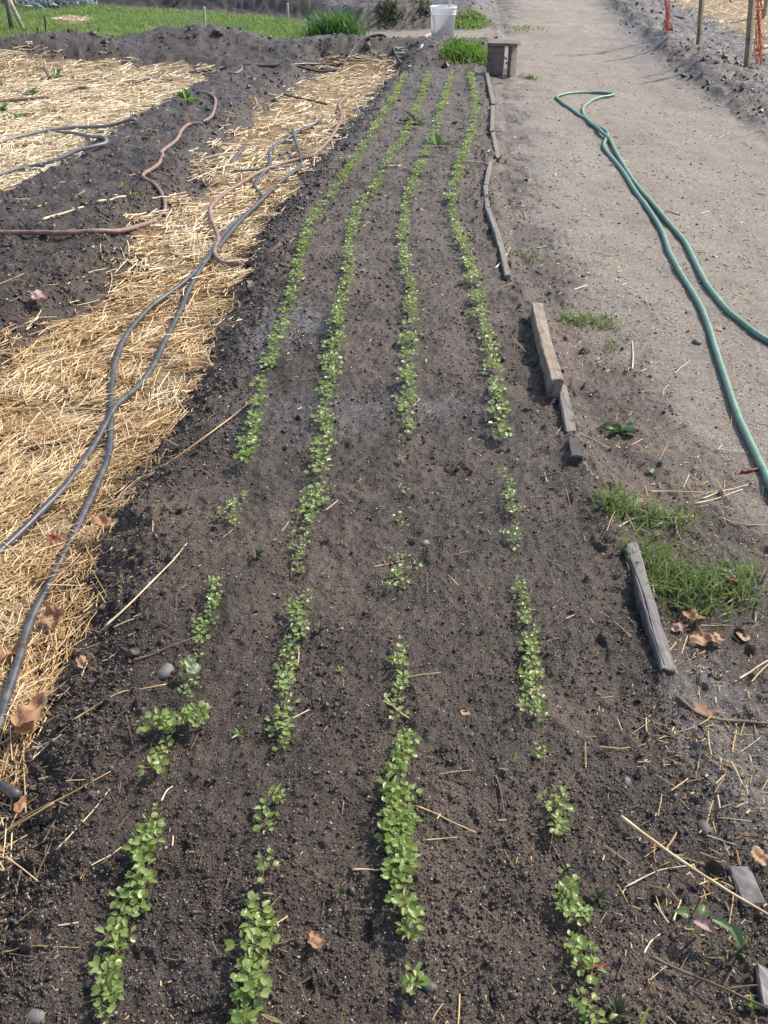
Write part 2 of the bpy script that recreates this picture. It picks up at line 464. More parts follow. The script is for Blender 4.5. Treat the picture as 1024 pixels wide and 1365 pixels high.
def leafy(name, stops, rough=.42, trans=.35, tcol=(.22,.42,.06), scale=90, spec=.5):
    g = NB(name)
    t = g.attr('tint'); n = g.noise(scale, 3, .6, vec=g.obj())
    f = g.math('ADD', g.math('MULTIPLY', t, .75), g.math('MULTIPLY', n, .25))
    c = g.ramp(f, stops)
    g.set(Base_Color=c, Roughness=rough, Normal=g.bump(n, .25, .001)); g.b.inputs['Specular IOR Level'].default_value = spec
    tr = g.n('ShaderNodeBsdfTranslucent'); g.l(g.mix(.75, c, tcol), tr.inputs[0])
    mx = g.n('ShaderNodeMixShader'); mx.inputs[0].default_value = trans
    g.l(g.b.outputs[0], mx.inputs[1]); g.l(tr.outputs[0], mx.inputs[2]); g.l(mx.outputs[0], g.o.inputs[0])
    M[name] = g.m
leafy('seedling_leaf', [(.15, (.09,.14,.03)), (.5, (.20,.29,.07)), (.85, (.38,.46,.18))], rough=.33, trans=.42, tcol=(.42,.56,.12))
leafy('grass_blade', [(.1, (.07,.11,.04)), (.45, (.13,.19,.07)), (.7, (.22,.26,.12)), (.95, (.40,.36,.19))], rough=.45, tcol=(.25,.40,.06))
leafy('lawn_blade', [(.1, (.13,.20,.05)), (.5, (.21,.31,.085)), (.9, (.32,.40,.15))], rough=.6, tcol=(.36,.52,.12), trans=.4)
leafy('bright_herb', [(.1, (.06,.14,.02)), (.5, (.12,.24,.035)), (.9, (.20,.33,.06))], rough=.5, tcol=(.30,.50,.06))
leafy('chive_leaf', [(.1, (.035,.10,.03)), (.9, (.08,.20,.05))], rough=.45, tcol=(.15,.35,.06))
leafy('grey_leaf', [(.1, (.16,.20,.20)), (.5, (.30,.35,.37)), (.9, (.50,.54,.58))], rough=.6, tcol=(.3,.38,.36), trans=.15)
leafy('dull_leaf', [(.1, (.05,.06,.03)), (.9, (.10,.12,.05))], rough=.6, tcol=(.15,.18,.06), trans=.2)
leafy('brassica_leaf', [(.1, (.07,.12,.035)), (.5, (.13,.19,.07)), (.9, (.42,.46,.36))], rough=.4, tcol=(.15,.30,.08), trans=.25)
leafy('pale_leaf', [(.1, (.14,.22,.10)), (.5, (.30,.35,.22)), (.9, (.54,.50,.42))], rough=.65, tcol=(.3,.4,.2), trans=.25)
leafy('pink_leaf', [(.1, (.24,.13,.10)), (.9, (.46,.31,.27))], rough=.5, tcol=(.5,.25,.2), trans=.2)
leafy('brown_leaf', [(.1, (.16,.075,.035)), (.5, (.34,.18,.09)), (.9, (.52,.34,.20))], rough=.6, tcol=(.55,.25,.08), trans=.25, scale=60)
leafy('red_leaf', [(.1, (.16,.035,.02)), (.9, (.32,.09,.05))], rough=.6, tcol=(.4,.1,.05), trans=.2)
leafy('straw', [(0, (.20,.11,.05)), (.3, (.56,.35,.15)), (.6, (.80,.58,.30)), (1, (.92,.83,.62))], rough=.45, trans=.12, tcol=(.7,.5,.25), scale=40)
leafy('stem_red', [(.1, (.18,.05,.04)), (.9, (.24,.20,.08))], rough=.5, trans=.1, tcol=(.4,.15,.08))
leafy('net_orange', [(.1, (.62,.09,.035)), (.9, (.80,.16,.07))], rough=.5, trans=.3, tcol=(.9,.2,.08), scale=20)
simple('crumb', (.028,.021,.020), (.085,.064,.058), .55, 300, bump=.6, local=False)
simple('pebble', (.20,.17,.15), (.42,.38,.34), .55, 80, bump=.3, local=False)
def tinted(name, ca, cb, rough, spec=.5):
    g = NB(name); n = g.noise(350, 3, .6)
    c = g.mix(g.attr('tint'), ca, cb); c = g.mix(g.rng(n, .3, .7, 0, .5), c, ca)
    g.set(Base_Color=c, Roughness=rough, Normal=g.bump(n, .5, .002)); g.b.inputs['Specular IOR Level'].default_value = spec
    M[name] = g.m
tinted('crumb', (.036,.026,.020), (.145,.109,.086), .42)
tinted('pebble', (.17,.14,.125), (.52,.48,.43), .55)
tinted('stone', (.10,.09,.085), (.30,.26,.24), .6)
def wood(name, c1, c2, c3, rough=.75, bump=.5):
    g = NB(name)
    f = g.noise(14, 5, .7, vec=g.obj(), stretch=(.25, 6, 6)); n = g.noise(9, 3, .6, vec=g.obj())
    f2 = g.noise(60, 3, .7, vec=g.obj(), stretch=(.12, 5, 5))
    c = g.ramp(f, [(.25, c1), (.5, c2), (.75, c3)])
    c = g.mix(g.rng(n, .5, .8, 0, .6), c, c1); c = g.mix(g.rng(g.noise(22, 5, .75, vec=g.obj()), .52, .66, 0, .75), c, (.06,.043,.032)); c = g.mix(g.rng(f2, .58, .7, 0, .5), c, tuple(x*.35 for x in c1))
    g.set(Base_Color=c, Roughness=rough, Normal=g.bump(f2, bump, .002)); M[name] = g.m
wood('wood_grey', (.13,.11,.095), (.23,.20,.17), (.34,.305,.265))
wood('wood_tan', (.17,.125,.09), (.32,.25,.185), (.44,.37,.29))
wood('wood_dark', (.030,.026,.025), (.07,.06,.055), (.11,.10,.095))
wood('wood_slate', (.085,.075,.07), (.15,.135,.13), (.22,.205,.20), rough=.5)
wood('wood_brown', (.10,.075,.06), (.20,.155,.125), (.28,.23,.195))
wood('wood_pale', (.45,.38,.28), (.60,.52,.40), (.72,.65,.53))
wood('stake_wood', (.20,.15,.10), (.36,.29,.20), (.48,.40,.30))
wood('twig', (.08,.05,.03), (.16,.11,.07), (.26,.19,.12))
def hosemat(name, c, dirt, rough=.45, spec=.5, df=.5, rib=0.0):
    g = NB(name); n = g.noise(25, 4, .6); n2 = g.noise(300, 2, .6)
    cc = g.mix(g.rng(n, .42, .7, 0, df), c, dirt); cc = g.mix(g.rng(n2, .55, .7, 0, .35), cc, dirt)
    g.set(Base_Color=cc, Roughness=g.rng(n, .3, .7, rough-.08, rough+.2), Normal=g.bump(n2, .3, .001)); g.b.inputs['Specular IOR Level'].default_value = spec
    M[name] = g.m
hosemat('hose_green', (.10,.235,.165), (.28,.34,.28), .40, df=.7)
hosemat('hose_green_far', (.16,.25,.19), (.30,.34,.28), .5)
hosemat('hose_black', (.045,.048,.058), (.17,.15,.14), .34, df=.6)
hosemat('hose_grey', (.16,.165,.18), (.30,.28,.26), .45)
hosemat('hose_pink', (.22,.12,.095), (.36,.27,.21), .5, df=.8)
hosemat('hose_maroon', (.10,.045,.04), (.20,.12,.10), .5)
hosemat('plastic_white', (.92,.92,.93), (.80,.80,.80), .4, df=.2)
g = M['plastic_white'].node_tree; tr_ = g.nodes.new('ShaderNodeBsdfTranslucent'); tr_.inputs[0].default_value = (.95,.95,.95,1)
mx_ = g.nodes.new('ShaderNodeMixShader'); mx_.inputs[0].default_value = .4
g.links.new(g.nodes['Principled BSDF'].outputs[0], mx_.inputs[1]); g.links.new(tr_.outputs[0], mx_.inputs[2]); g.links.new(mx_.outputs[0], g.nodes['Material Output'].inputs[0])
hosemat('pipe_white', (.62,.60,.56), (.40,.35,.28), .45)
hosemat('concrete', (.155,.15,.155), (.08,.065,.055), .6, df=.8)

# ------------------------------------------------------------------ the ground: one sheet, cut along the region borders
ys = [0.30]
while ys[-1] < 19.5: ys.append(ys[-1]*1.0030)
while ys[-1] < 600: ys.append(ys[-1]*1.06)
ys = np.array(ys)
us = np.concatenate([-np.geomspace(30, 1.14, 50), np.linspace(-1.12, 1.12, 640), np.geomspace(1.14, 30, 50)])
YY, UU = np.meshgrid(ys, us, indexing='ij')
XX = UU*(0.3546*YY+0.365)
gx, gy = XX.ravel(), YY.ravel()
gz = height(gx, gy)
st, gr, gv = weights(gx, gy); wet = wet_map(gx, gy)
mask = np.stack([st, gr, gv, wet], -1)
nr, nc = YY.shape
ii = (np.arange(nr-1)[:, None]*nc+np.arange(nc-1)[None]).ravel()
quads = np.stack([ii, ii+1, ii+nc+1, ii+nc], -1)
cx, cy = gx[quads].mean(1), gy[quads].mean(1)
region = np.zeros(len(quads), int)
jit = perlin(cx*9, cy*9)*.03
s_bed = sdist(BED, cx, cy); s_path = sdist(PATH, cx, cy); s_lawn = sdist(LAWN, cx, cy); s_cross = sdist(CROSS, cx, cy)
s_st1 = sdist(STRAW1, cx, cy)
region[(s_bed+jit > 0) | ((s_st1+jit < 0) & (s_st1 > -0.35) & (cx > -0.6*cy*0.3546-.2) & (s_path < 0) & (cy < 8.7) & (s_bed > -0.35))] = 1
region[s_lawn+jit > 0] = 3
region[(s_path+jit > 0) | (s_cross+jit > 0)] = 2
region[cy > 19.5] = 0
V = np.stack([gx, gy, gz], -1)
for k, nm in enumerate(['soil', 'planting_bed', 'gravel_path', 'lawn']):
    q = quads[region == k]
    used, inv = np.unique(q, return_inverse=True)
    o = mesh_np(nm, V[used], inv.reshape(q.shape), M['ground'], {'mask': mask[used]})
    tag(o, kind='structure')
# coarse ground all round, under and behind the viewer
o = mesh_np('ground', [(-600,-600,-.4),(600,-600,-.4),(600,0.301,-.35),(-600,.301,-.35)], [[0,1,2,3]], M['ground'], {'mask': np.tile([0,0,0,.2],(4,1))})
tag(o, kind='structure')

# ------------------------------------------------------------------ stuff: crumbs, pebbles, straw
def pixels(n, x0=-80, x1=1104, y0=-10, y1=1450, ybias=1.0):
    px = RNG.uniform(x0, x1, n); py = y0+(y1-y0)*RNG.random(n)**ybias
    return flat(px, py)
def crumb_templates(k=5, sub=1, amp=.25):
    out = []
    for i in range(k):
        v, f = ico(sub); v = v*(1+RNG.normal(0, amp, (len(v), 1)))*RNG.uniform(.6, 1.25, 3); v[:, 2] *= .8
        out.append((v, f))
    return out
CT = crumb_templates()
x, y = pixels(230000)
st_, gr_, gv_ = weights(x, y)
sl_ = sdist(STRAW1, x, y)
slope = np.exp(-((sl_+.12)/.12)**2)
keep = (st_ < .3) & (gr_ < .2) & (RNG.random(len(x)) < (1-.9*gv_)*np.where(sdist(PATH, x, y) > 0, .35, 1)*(0.28+0.45*sstep(-.3, .6, perlin(x*5, y*5))+.5*slope))
x, y, slope = x[keep], y[keep], slope[keep]
r = np.exp(RNG.normal(math.log(.0019), .50, len(x)))*(1+.35*slope)*np.clip(y/2.4, .8, 2.2)
r = np.minimum(r, .010)
z = height(x, y)+r*.25
scatter_mesh_o = scatter_mesh('soil_crumbs', CT, np.stack([x, y, z], -1), rand_rot(len(x)), r[:, None]*RNG.uniform(.7, 1.3, (len(x), 3)), RNG.random(len(x))**1.5, M['crumb'])
tag(scatter_mesh_o, 'dark crumbs and small clods of damp soil lying over the beds', 'soil crumbs', kind='stuff')
# larger clods on the mound, the berm, the slope and the neighbouring bed
x, y = pixels(16000, -80, 1104, -8, 1100, 1.6)
st_, gr_, gv_ = weights(x, y)
pr = .9*np.exp(-(ldist(MOUND, x, y)/.6)**2)+.9*np.exp(-(ldist(BERM, x, y)/.45)**2)++.25*np.exp(-((sdist(STRAW1, x, y)+.14)/.12)**2)+.4*(sdist(FARBED, x, y) > 0)
pr = pr+.25*((sdist(BED, x, y) < 0) & (sdist(PATH, x, y) < 0))+.03
keep = (st_ < .3) & (gr_ < .2) & (gv_ < .4) & (RNG.random(len(x)) < pr)
x, y = x[keep], y[keep]
r = np.minimum(np.exp(RNG.normal(math.log(.0060), .45, len(x)))*np.clip(y/3.5, .7, 2.0), .035)
CT2 = crumb_templates(8, 2, .16)
o = scatter_mesh('soil_clods', CT2, np.stack([x, y, height(x, y)+r*.15], -1), rand_rot(len(x)), r[:, None]*RNG.uniform(.7, 1.3, (len(x), 3)), RNG.random(len(x))*.8, M['crumb'], smooth=False)
tag(o, 'lumpy clods of dark soil on the mound, berm and bed slope', 'soil clods', kind='stuff')
x, y = pixels(36000)
st_, gr_, gv_ = weights(x, y)
keep = (st_ < .3) & (gr_ < .3) & (RNG.random(len(x)) < np.where(gv_ > .3, .9, .5))
x, y, gv_ = x[keep], y[keep], gv_[keep]
r = np.exp(RNG.normal(math.log(.0017), .35, len(x)))*np.clip(y/1.8, .8, 3.0)
r = np.minimum(r, .009)
z = height(x, y)+r*.15
o = scatter_mesh('pebbles', CT, np.stack([x, y, z], -1), rand_rot(len(x), .3), r[:, None]*np.array([1.2, 1, .6])*RNG.uniform(.7, 1.3, (len(x), 3)), np.where(gv_ > .3, RNG.random(len(x))*.8, RNG.random(len(x))**1.3), M['pebble'])
tag(o, 'small pale pebbles and grit strewn over the path and beds', 'pebbles', kind='stuff')

def straw_templates(k=8):
    out = []
    for i in range(k):
        n = 4; xs_ = np.linspace(-.5, .5, n); bend = RNG.normal(0, .018); b2 = RNG.normal(0, .012)
        V = []; Q = []
        for a, xx in enumerate(xs_):
            yy = bend*(xx*xx*4-1)+b2*math.sin(xx*5)
            zz = RNG.normal(0, .01)
            for (dy, dz) in ((-.5, 0), (0, .42), (.5, 0), (0, -.42)):
                V.append((xx, yy, zz, dy, dz))
        for a in range(n-1):
            for c in range(4): Q.append([a*4+c, a*4+(c+1) % 4, (a+1)*4+(c+1) % 4, (a+1)*4+c])
        out.append((np.array(V), np.array(Q)))
    return out
STT = straw_templates()
def scatter_straw(name, pos, rot, L, Wd, tint, mat):
    V = []; Q = []; T = []; base = 0
    which = RNG.integers(0, len(STT), len(pos))
    for k, (tv, tf) in enumerate(STT):
        m = np.where(which == k)[0]
        if not len(m): continue
        l = L[m][:, None]; wd = Wd[m][:, None]
        v = np.stack([tv[None, :, 0]*l, tv[None, :, 1]*l+tv[None, :, 3]*wd, tv[None, :, 2]*l+tv[None, :, 4]*wd], -1)
        v = np.einsum('nij,nvj->nvi', rot[m], v)+pos[m][:, None, :]
        V.append(v.reshape(-1, 3)); Q.append((tf[None]+(np.arange(len(m))*len(tv))[:, None, None]+base).reshape(-1, 4))
        base += len(m)*len(tv); T.append(np.repeat(tint[m], len(tv)))
    return mesh_np(name, np.concatenate(V), np.concatenate(Q), mat, {'tint': np.concatenate(T)}, False)
def straw_field(name, P_, box, n, label, thick=.03, ybias=1.0, lmin=.04, lmax=.22, edge=.05, tmean=.5):
    px = RNG.uniform(box[0], box[2], n); py = box[1]+(box[3]-box[1])*RNG.random(n)**ybias
    x, y = flat(px, py, -.08)
    d = sdist(P_, x, y)+perlin(x*6, y*6)*.06*np.clip(y/2, 1, 3)+perlin(x*17, y*17)*.04
    keep = d > -edge*RNG.random(n)**2
    clump = perlin(x*4+3, y*4)+.5*perlin(x*13, y*13)
    keep &= RNG.random(n) < .66+.95*clump-.20*sstep(.08, -.04, d)
    x, y, d = x[keep], y[keep], d[keep]; m = len(x)
    L = lmin+(lmax-lmin)*RNG.random(m)**2.0
    W = RNG.uniform(.0017, .0040, m)*np.clip(y/2.6, .9, 2.2)
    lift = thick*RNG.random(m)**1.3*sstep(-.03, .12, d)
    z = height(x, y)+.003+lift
    # lay of the straw follows loose locks
    yaw = 2.6*perlin(x*3.1, y*3.1+50)+RNG.normal(0, .85, m)+.5
    rot = rand_rot(m, .22, yaw)
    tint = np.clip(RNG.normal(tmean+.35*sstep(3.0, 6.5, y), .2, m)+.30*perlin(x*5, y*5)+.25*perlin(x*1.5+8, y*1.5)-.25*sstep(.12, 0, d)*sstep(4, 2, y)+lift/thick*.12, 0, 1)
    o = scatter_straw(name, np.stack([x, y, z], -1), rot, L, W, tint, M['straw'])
    tag(o, label, 'straw', kind='stuff'); return o
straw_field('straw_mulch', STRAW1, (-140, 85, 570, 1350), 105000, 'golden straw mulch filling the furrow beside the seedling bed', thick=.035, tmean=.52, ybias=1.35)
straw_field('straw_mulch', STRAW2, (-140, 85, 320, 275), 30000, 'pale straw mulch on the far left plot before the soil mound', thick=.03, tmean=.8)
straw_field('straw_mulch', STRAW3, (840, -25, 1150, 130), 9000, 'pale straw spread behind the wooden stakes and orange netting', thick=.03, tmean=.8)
straw_field('straw_patch', STRAWL, (65, 18, 130, 38), 900, 'small patch of dry straw on the green lawn', thick=.04, tmean=.62)
# loose straw litter over soil and path
n = 9000
px = RNG.uniform(-80, 1104, n); py = RNG.uniform(-10, 1430, n)
x, y = flat(px, py)
s1 = sdist(STRAW1, x, y); sp_ = sdist(PATH, x, y); st_, gr_, gv_ = weights(x, y)
pr = .022+.75*np.exp(-(np.minimum(s1, 0)/.10)**2)+.20*np.exp(-((sp_-.12)/.22)**2)*(1-.3*gv_)+.10*(sp_ > 0)
for (ax, ay, rr, a) in [(860,640,.22,.5),(930,640,.16,.6),(1000,990,.20,.9),(960,1150,.10,.6),(950,900,.10,.6),(880,980,.08,.5),(900,1180,.14,.35),(40,370,.5,.3),(100,230,1.0,.3),(330,150,1.0,.5),(980,150,.8,.5),(900,80,.8,.3)]:
    qx, qy = flat(ax, ay); pr = pr+a*np.exp(-((x-qx)**2+(y-qy)**2)/rr**2)
keep = (RNG.random(n) < pr) & (st_ < .5) & (gr_ < .3)
x, y = x[keep], y[keep]; m = len(x)
L = .008+.085*RNG.random(m)**3.0*np.clip(y/1.5, .8, 2); W = RNG.uniform(.0014, .0036, m)*np.clip(y/2.2, .9, 2.5)
n2 = 26000
x2, y2 = flat(RNG.uniform(-80, 1104, n2), RNG.uniform(-10, 1430, n2))
sp2 = sdist(PATH, x2, y2); st2, gr2, gv2 = weights(x2, y2)
k2 = (st2 < .5) & (gr2 < .3) & (RNG.random(n2) < .06+.60*(sp2 > 0)*(1-.6*gv2)+.5*np.exp(-(np.minimum(sdist(STRAW1, x2, y2), 0)/.15)**2)) & (perlin(x2*3+5, y2*3) > -.25)
x2, y2 = x2[k2], y2[k2]; m2 = len(x2)
x = np.concatenate([x, x2]); y = np.concatenate([y, y2]); m += m2
L = np.concatenate([L, (.0025+.010*RNG.random(m2)**2)*np.clip(y2/1.5, .8, 2.6)]); W = np.concatenate([W, RNG.uniform(.0010, .0026, m2)*np.clip(y2/1.8, .8, 2.5)])
o = scatter_straw('straw_litter', np.stack([x, y, height(x, y)+.0015+.003*RNG.random(m)], -1), rand_rot(m, .15), L, W, np.clip(RNG.normal(.46, .27, m), 0, 1), M['straw'])
tag(o, 'loose bits of straw and chaff strewn over soil and path', 'straw bits', kind='stuff')
# fine dark twiggy rubbish on the slope and soil
n = 5000
px = RNG.uniform(-80, 1104, n); py = RNG.uniform(60, 1430, n); x, y = flat(px, py)
s1 = sdist(STRAW1, x, y); st_, gr_, gv_ = weights(x, y)
keep = (RNG.random(n) < .12+.8*np.exp(-((s1+.1)/.12)**2)) & (st_ < .4) & (gr_ < .3) & (gv_ < .6)
x, y = x[keep], y[keep]; m = len(x)
o = scatter_straw('plant_debris', np.stack([x, y, height(x, y)+.004], -1), rand_rot(m, .25), .01+.08*RNG.random(m)**2.5, RNG.uniform(.0015, .004, m)*np.clip(y/2.2, .9, 2.2), RNG.random(m), M['twig'])
tag(o, 'dark rotting twigs and roots mixed into the bed soil', 'plant debris', kind='stuff')

# ------------------------------------------------------------------ leaves and seedlings
def leaf(L, W, notch=.15, cup=.25, fold=.3, nx=6, ny=4, droop=.0, base=.0, lobes=0, seed=0, rnd=False):
    """blade from origin along +x, width along y; returns verts, quads"""
    r = np.random.default_rng(seed); V = []
    for i in range(nx+1):
        s = i/nx
        wv = math.sin(math.pi*min(1, (s*.92+.04))**.75)**.75
        if rnd: wv = max(.08, 1-abs((s-.56)/.56)**2.4)**.5
        if lobes: wv *= 1+.35*math.sin(s*math.pi*lobes+1)*(.4+s*.4)
        for j in range(-ny, ny+1):
            t = j/ny
            xx = L*s-L*notch*max(0, (s-.55)/.45)*(1-abs(t))**1.3
            yy = W/2*t*wv
            zz = cup*W*(t*t*wv)*.5+fold*W*abs(t)*wv*.3-droop*L*s*s+r.normal(0, W*.012)
            V.append((xx, yy, zz))
    n = 2*ny+1
    Q = [[i*n+j, (i+1)*n+j, (i+1)*n+j+1, i*n+j+1] for i in range(nx) for j in range(n-1)]
    return np.array(V), np.array(Q)
def add_leaf(mb, L, W, at, pitch, yaw, roll=0, tint=.5, **k):
    v, q = leaf(L, W, **k)
    v = v@rotm(roll, -pitch, yaw).T+np.array(at)
    mb.add(v, q, tint=tint)
def seedling_parts(seed, big=1.0):
    r = random.Random(seed)
    stem = MB(); fol = MB()
    h = .020*big+.012*r.random()
    lean = (r.uniform(-.006, .006), r.uniform(-.006, .006))
    top = np.array([lean[0], lean[1], h])
    P_ = smooth_line([(0, 0, -.004), (lean[0]*.3, lean[1]*.3, h*.5), top], 3)
    stem.add(*tube(P_, np.linspace(.0013, .0010, len(P_)), 5), tint=.2)
    yaw = r.uniform(0, 6.28)
    for k in range(2):
        a = yaw+math.pi*k+r.uniform(-.35, .35)
        pt = r.uniform(.15, .75); pl = r.uniform(.008, .013)
        e = top+np.array([math.cos(a)*pl*math.cos(pt), math.sin(a)*pl*math.cos(pt), math.sin(pt)*pl])
        stem.add(*tube(smooth_line([top, (top+e)/2+np.array([0, 0, -.001]), e], 2), .0008, 5), tint=.9)
        L = r.uniform(.012, .0165)*big; W = L*r.uniform(1.1, 1.35)
        add_leaf(fol, L, W, e, r.uniform(-.25, .35), a, r.uniform(-.35, .35), tint=r.uniform(.35, .8), notch=.24, rnd=True, cup=.3, fold=.12, droop=r.uniform(0, .3), nx=5, ny=3, seed=seed*7+k)
    if r.random() < .75:
        for k in range(r.choice([1, 2, 2])):
            a = yaw+math.pi/2+math.pi*k+r.uniform(-.4, .4)
            pt = r.uniform(.5, 1.2); pl = r.uniform(.006, .012)
            e = top+np.array([math.cos(a)*pl*math.cos(pt), math.sin(a)*pl*math.cos(pt), math.sin(pt)*pl])
            stem.add(*tube([top, e], .0008, 4), tint=.9)
            L = r.uniform(.010, .017)*big
            add_leaf(fol, L, L*.62, e, r.uniform(.1, .8), a, r.uniform(-.3, .3), tint=r.uniform(.5, 1.0), notch=.02, cup=.35, fold=.5, droop=.25, lobes=0, nx=5, ny=3, seed=seed*7+k+3)
    return stem, fol
NT = 14
TPL = []
for k in range(NT):
    s_, f_ = seedling_parts(100+k)
    TPL.append((s_.build('stem', M['stem_red'], link=False), f_.build('foliage', M['seedling_leaf'], link=False), s_, f_))
# rows: (x1,y1,x2,y2, plants per 10 photo pixels of length, half width px, size, words)
ROWS = {
 'first': ('row nearest the straw', [
   ((143,1345),(165,1228),1.5,15,1.15,'loose bunch at the near end of the row'),
   ((172,1215),(205,1092),2.6,15,1.15,'dense strip of the near end'),
   ((208,1075),(212,1068),1.2,8,.9,'lone sprout above the near strip'),
   ((205,1032),(222,990),1.7,13,1.1,'small bunch below the broad cluster'),
   ((205,968),(272,948),2.6,15,1.35,'broad cluster below the pale cabbage leaf'),
   ((248,925),(262,868),1.5,14,1.0,'bunch beside the pale cabbage leaf'),
   ((268,850),(290,765),2.8,17,1.0,'dense bunch above the pale cabbage leaf'),
   ((305,692),(318,655),4.0,14,.95,'short bunch standing alone past the wide gap'),
 ]),
 'second': ('second row from the straw', [
   ((325,1370),(350,1205),2.7,20,1.2,'dense strip at the near end of the row'),
   ((350,1168),(358,1130),1.0,12,1.1,'sparse sprouts past the dense near strip'),
   ((355,1105),(372,1048),1.2,18,1.1,'leggy bunch beside bare soil'),
   ((368,992),(388,925),1.5,20,1.1,'thin curling bunch below the dense middle strip'),
   ((378,918),(400,788),2.9,16,1.0,'dense strip in the middle of the row'),
   ((398,760),(408,700),2.2,15,.9,'small bunch below the bright leafy one'),
   ((405,695),(430,635),5.2,19,1.05,'bright full bunch in the middle distance'),
 ]),
 'third': ('third row from the straw', [
   ((552,1325),(548,1288),.8,9,1.2,'two or three sprouts at the near end'),
   ((548,1246),(540,1182),2.0,16,1.15,'small bunch just below the thickest clump'),
   ((538,1172),(522,1040),4.6,22,1.2,'thickest clump of the bed'),
   ((525,1032),(542,975),3.4,20,1.05,'bunch just beyond the thickest clump'),
   ((528,955),(532,852),1.8,14,1.05,'thin strip in the middle of the row'),
   ((534,792),(536,785),1.5,8,.8,'tiny sprout between two bunches'),
   ((530,772),(532,735),4.0,16,.95,'round bunch standing alone'),
   ((536,695),(538,675),2.0,12,.8,'few small sprouts before the wet soil'),
   ((540,655),(541,645),3.0,12,.8,'low little bunch before the wet soil'),
   ((535,615),(536,608),2.0,8,.7,'tiny pair of sprouts on the wet soil'),
 ]),
 'fourth': ('row nearest the gravel path', [
   ((795,1365),(772,1320),1.2,14,1.2,'bunch at the near end of the row'),
   ((782,1290),(762,1242),1.8,14,1.15,'loose leaves past the near end'),
   ((772,1222),(752,1172),2.6,20,1.1,'full bunch near the long straw stalk'),
   ((744,1158),(742,1148),1.2,8,.9,'wilting sprout past the full bunch'),
   ((742,1095),(732,1055),2.2,15,1.15,'small round bunch standing apart'),
   ((725,1002),(712,995),1.5,12,.9,'wilting sprouts before the long strip'),
   ((712,952),(703,835),2.9,15,1.05,'long dense strip by the grey board'),
   ((700,830),(692,770),2.8,15,.9,'bunch at the far tip of the long strip'),
   ((690,728),(683,700),3.6,12,.9,'small bunch opposite the grass tuft'),
   ((686,682),(678,630),3.6,13,.9,'bunch level with the grass tuft'),
 ]),
}
FAR = [  # continuous distant stretches: polyline, plants per metre, half width in m
 ([(325,632),(332,598),(348,535),(362,490),(375,440),(392,385),(405,330),(425,285),(450,250),(478,210),(510,160),(540,103)], 95),
 ([(426,640),(429,615),(432,590),(440,520),(443,500)], 100), ([(443,500),(452,430),(462,380),(466,330),(475,290),(495,262),(520,215),(547,170),(572,102)], 95),
 ([(541,592),(541,560),(544,500),(545,450)], 105), ([(546,445),(548,390),(538,345),(540,280),(548,255),(565,215),(588,150),(602,102)], 85),
 ([(671,597),(667,560),(658,512)], 105), ([(658,512),(656,495),(650,455)], 105), ([(648,452),(635,400),(622,345),(606,300),(602,262),(617,215),(632,165),(632,130),(625,98)], 100),
]
spots = []
for key, (rowname, segs) in ROWS.items():
    for (a, b, dens, hw, size, words) in segs:
        ln = math.hypot(b[0]-a[0], b[1]-a[1]); cnt = max(1, round(ln*dens*1.15/10))
        for i in range(cnt):
            t = (i+random.random())/cnt
            px = a[0]+(b[0]-a[0])*t+random.gauss(0, hw*.42); py = a[1]+(b[1]-a[1])*t+random.gauss(0, 3)
            spots.append((px, py+11*size, size*random.uniform(.55, .92), key, rowname, words))
pts = hit([s[0] for s in spots], [s[1] for s in spots], 0, True)
grp = {'first': 'seedlings in the row nearest the straw', 'second': 'seedlings in the second row', 'third': 'seedlings in the third row', 'fourth': 'seedlings in the row nearest the path'}
order = sorted(range(len(spots)), key=lambda i: -spots[i][1])
far_spots = []
for rank, i in enumerate(order):
    px, py, size, key, rowname, words = spots[i]
    if rank >= 298:
        far_spots.append((*pts[i], size)); continue
    k = random.randrange(NT)
    rt = empty('seedling', pts[i], random.uniform(0, 6.28))
    rt.rotation_euler.x = random.uniform(-.15, .15); rt.rotation_euler.y = random.uniform(-.15, .15)
    rt.scale = (size,)*3
    for me in TPL[k][:2]:
        c = bpy.data.objects.new(me.name, me); S.collection.objects.link(c); c.parent = rt
    tag(rt, 'green seedling, '+words+', '+rowname, 'seedling', grp[key]+': '+words)
print('NEAR SEEDLINGS', len(order), 'rest', len(far_spots))
for (line, dens) in FAR:
    L_ = smooth_line([H1(*p) for p in line], 8)
    seg = np.linalg.norm(np.diff(L_, axis=0), axis=1); cum = np.concatenate([[0], np.cumsum(seg)])
    cnt = int(cum[-1]*dens)
    d = np.sort(RNG.random(cnt))*cum[-1]
    clump = perlin(d*3.0+len(line), d*0+dens)
    d = d[RNG.random(cnt) < .85+.7*clump]
    xx = np.interp(d, cum, L_[:, 0])+RNG.normal(0, .012, len(d)); yy = np.interp(d, cum, L_[:, 1])
    zz = height(xx, yy)
    far_spots += [(a, b, c, random.uniform(.88, 1.25)) for a, b, c in zip(xx, yy, zz)]
mb = MB()
for (x_, y_, z_, size) in far_spots:
    k = random.randrange(NT); f_ = TPL[k][3]
    v = np.concatenate(f_.v)*size*.95; v = v@rotm(0, 0, random.uniform(0, 6.28)).T+np.array([x_, y_, z_])
    mb.add(v, np.concatenate(f_.q), tint=np.clip(np.concatenate(f_.tint)+random.uniform(-.05, .28), 0, 1))
o = mb.build('distant_seedlings', M['seedling_leaf'])
tag(o, 'rows of green seedlings running on into the distance along the bed', 'seedlings', kind='stuff')

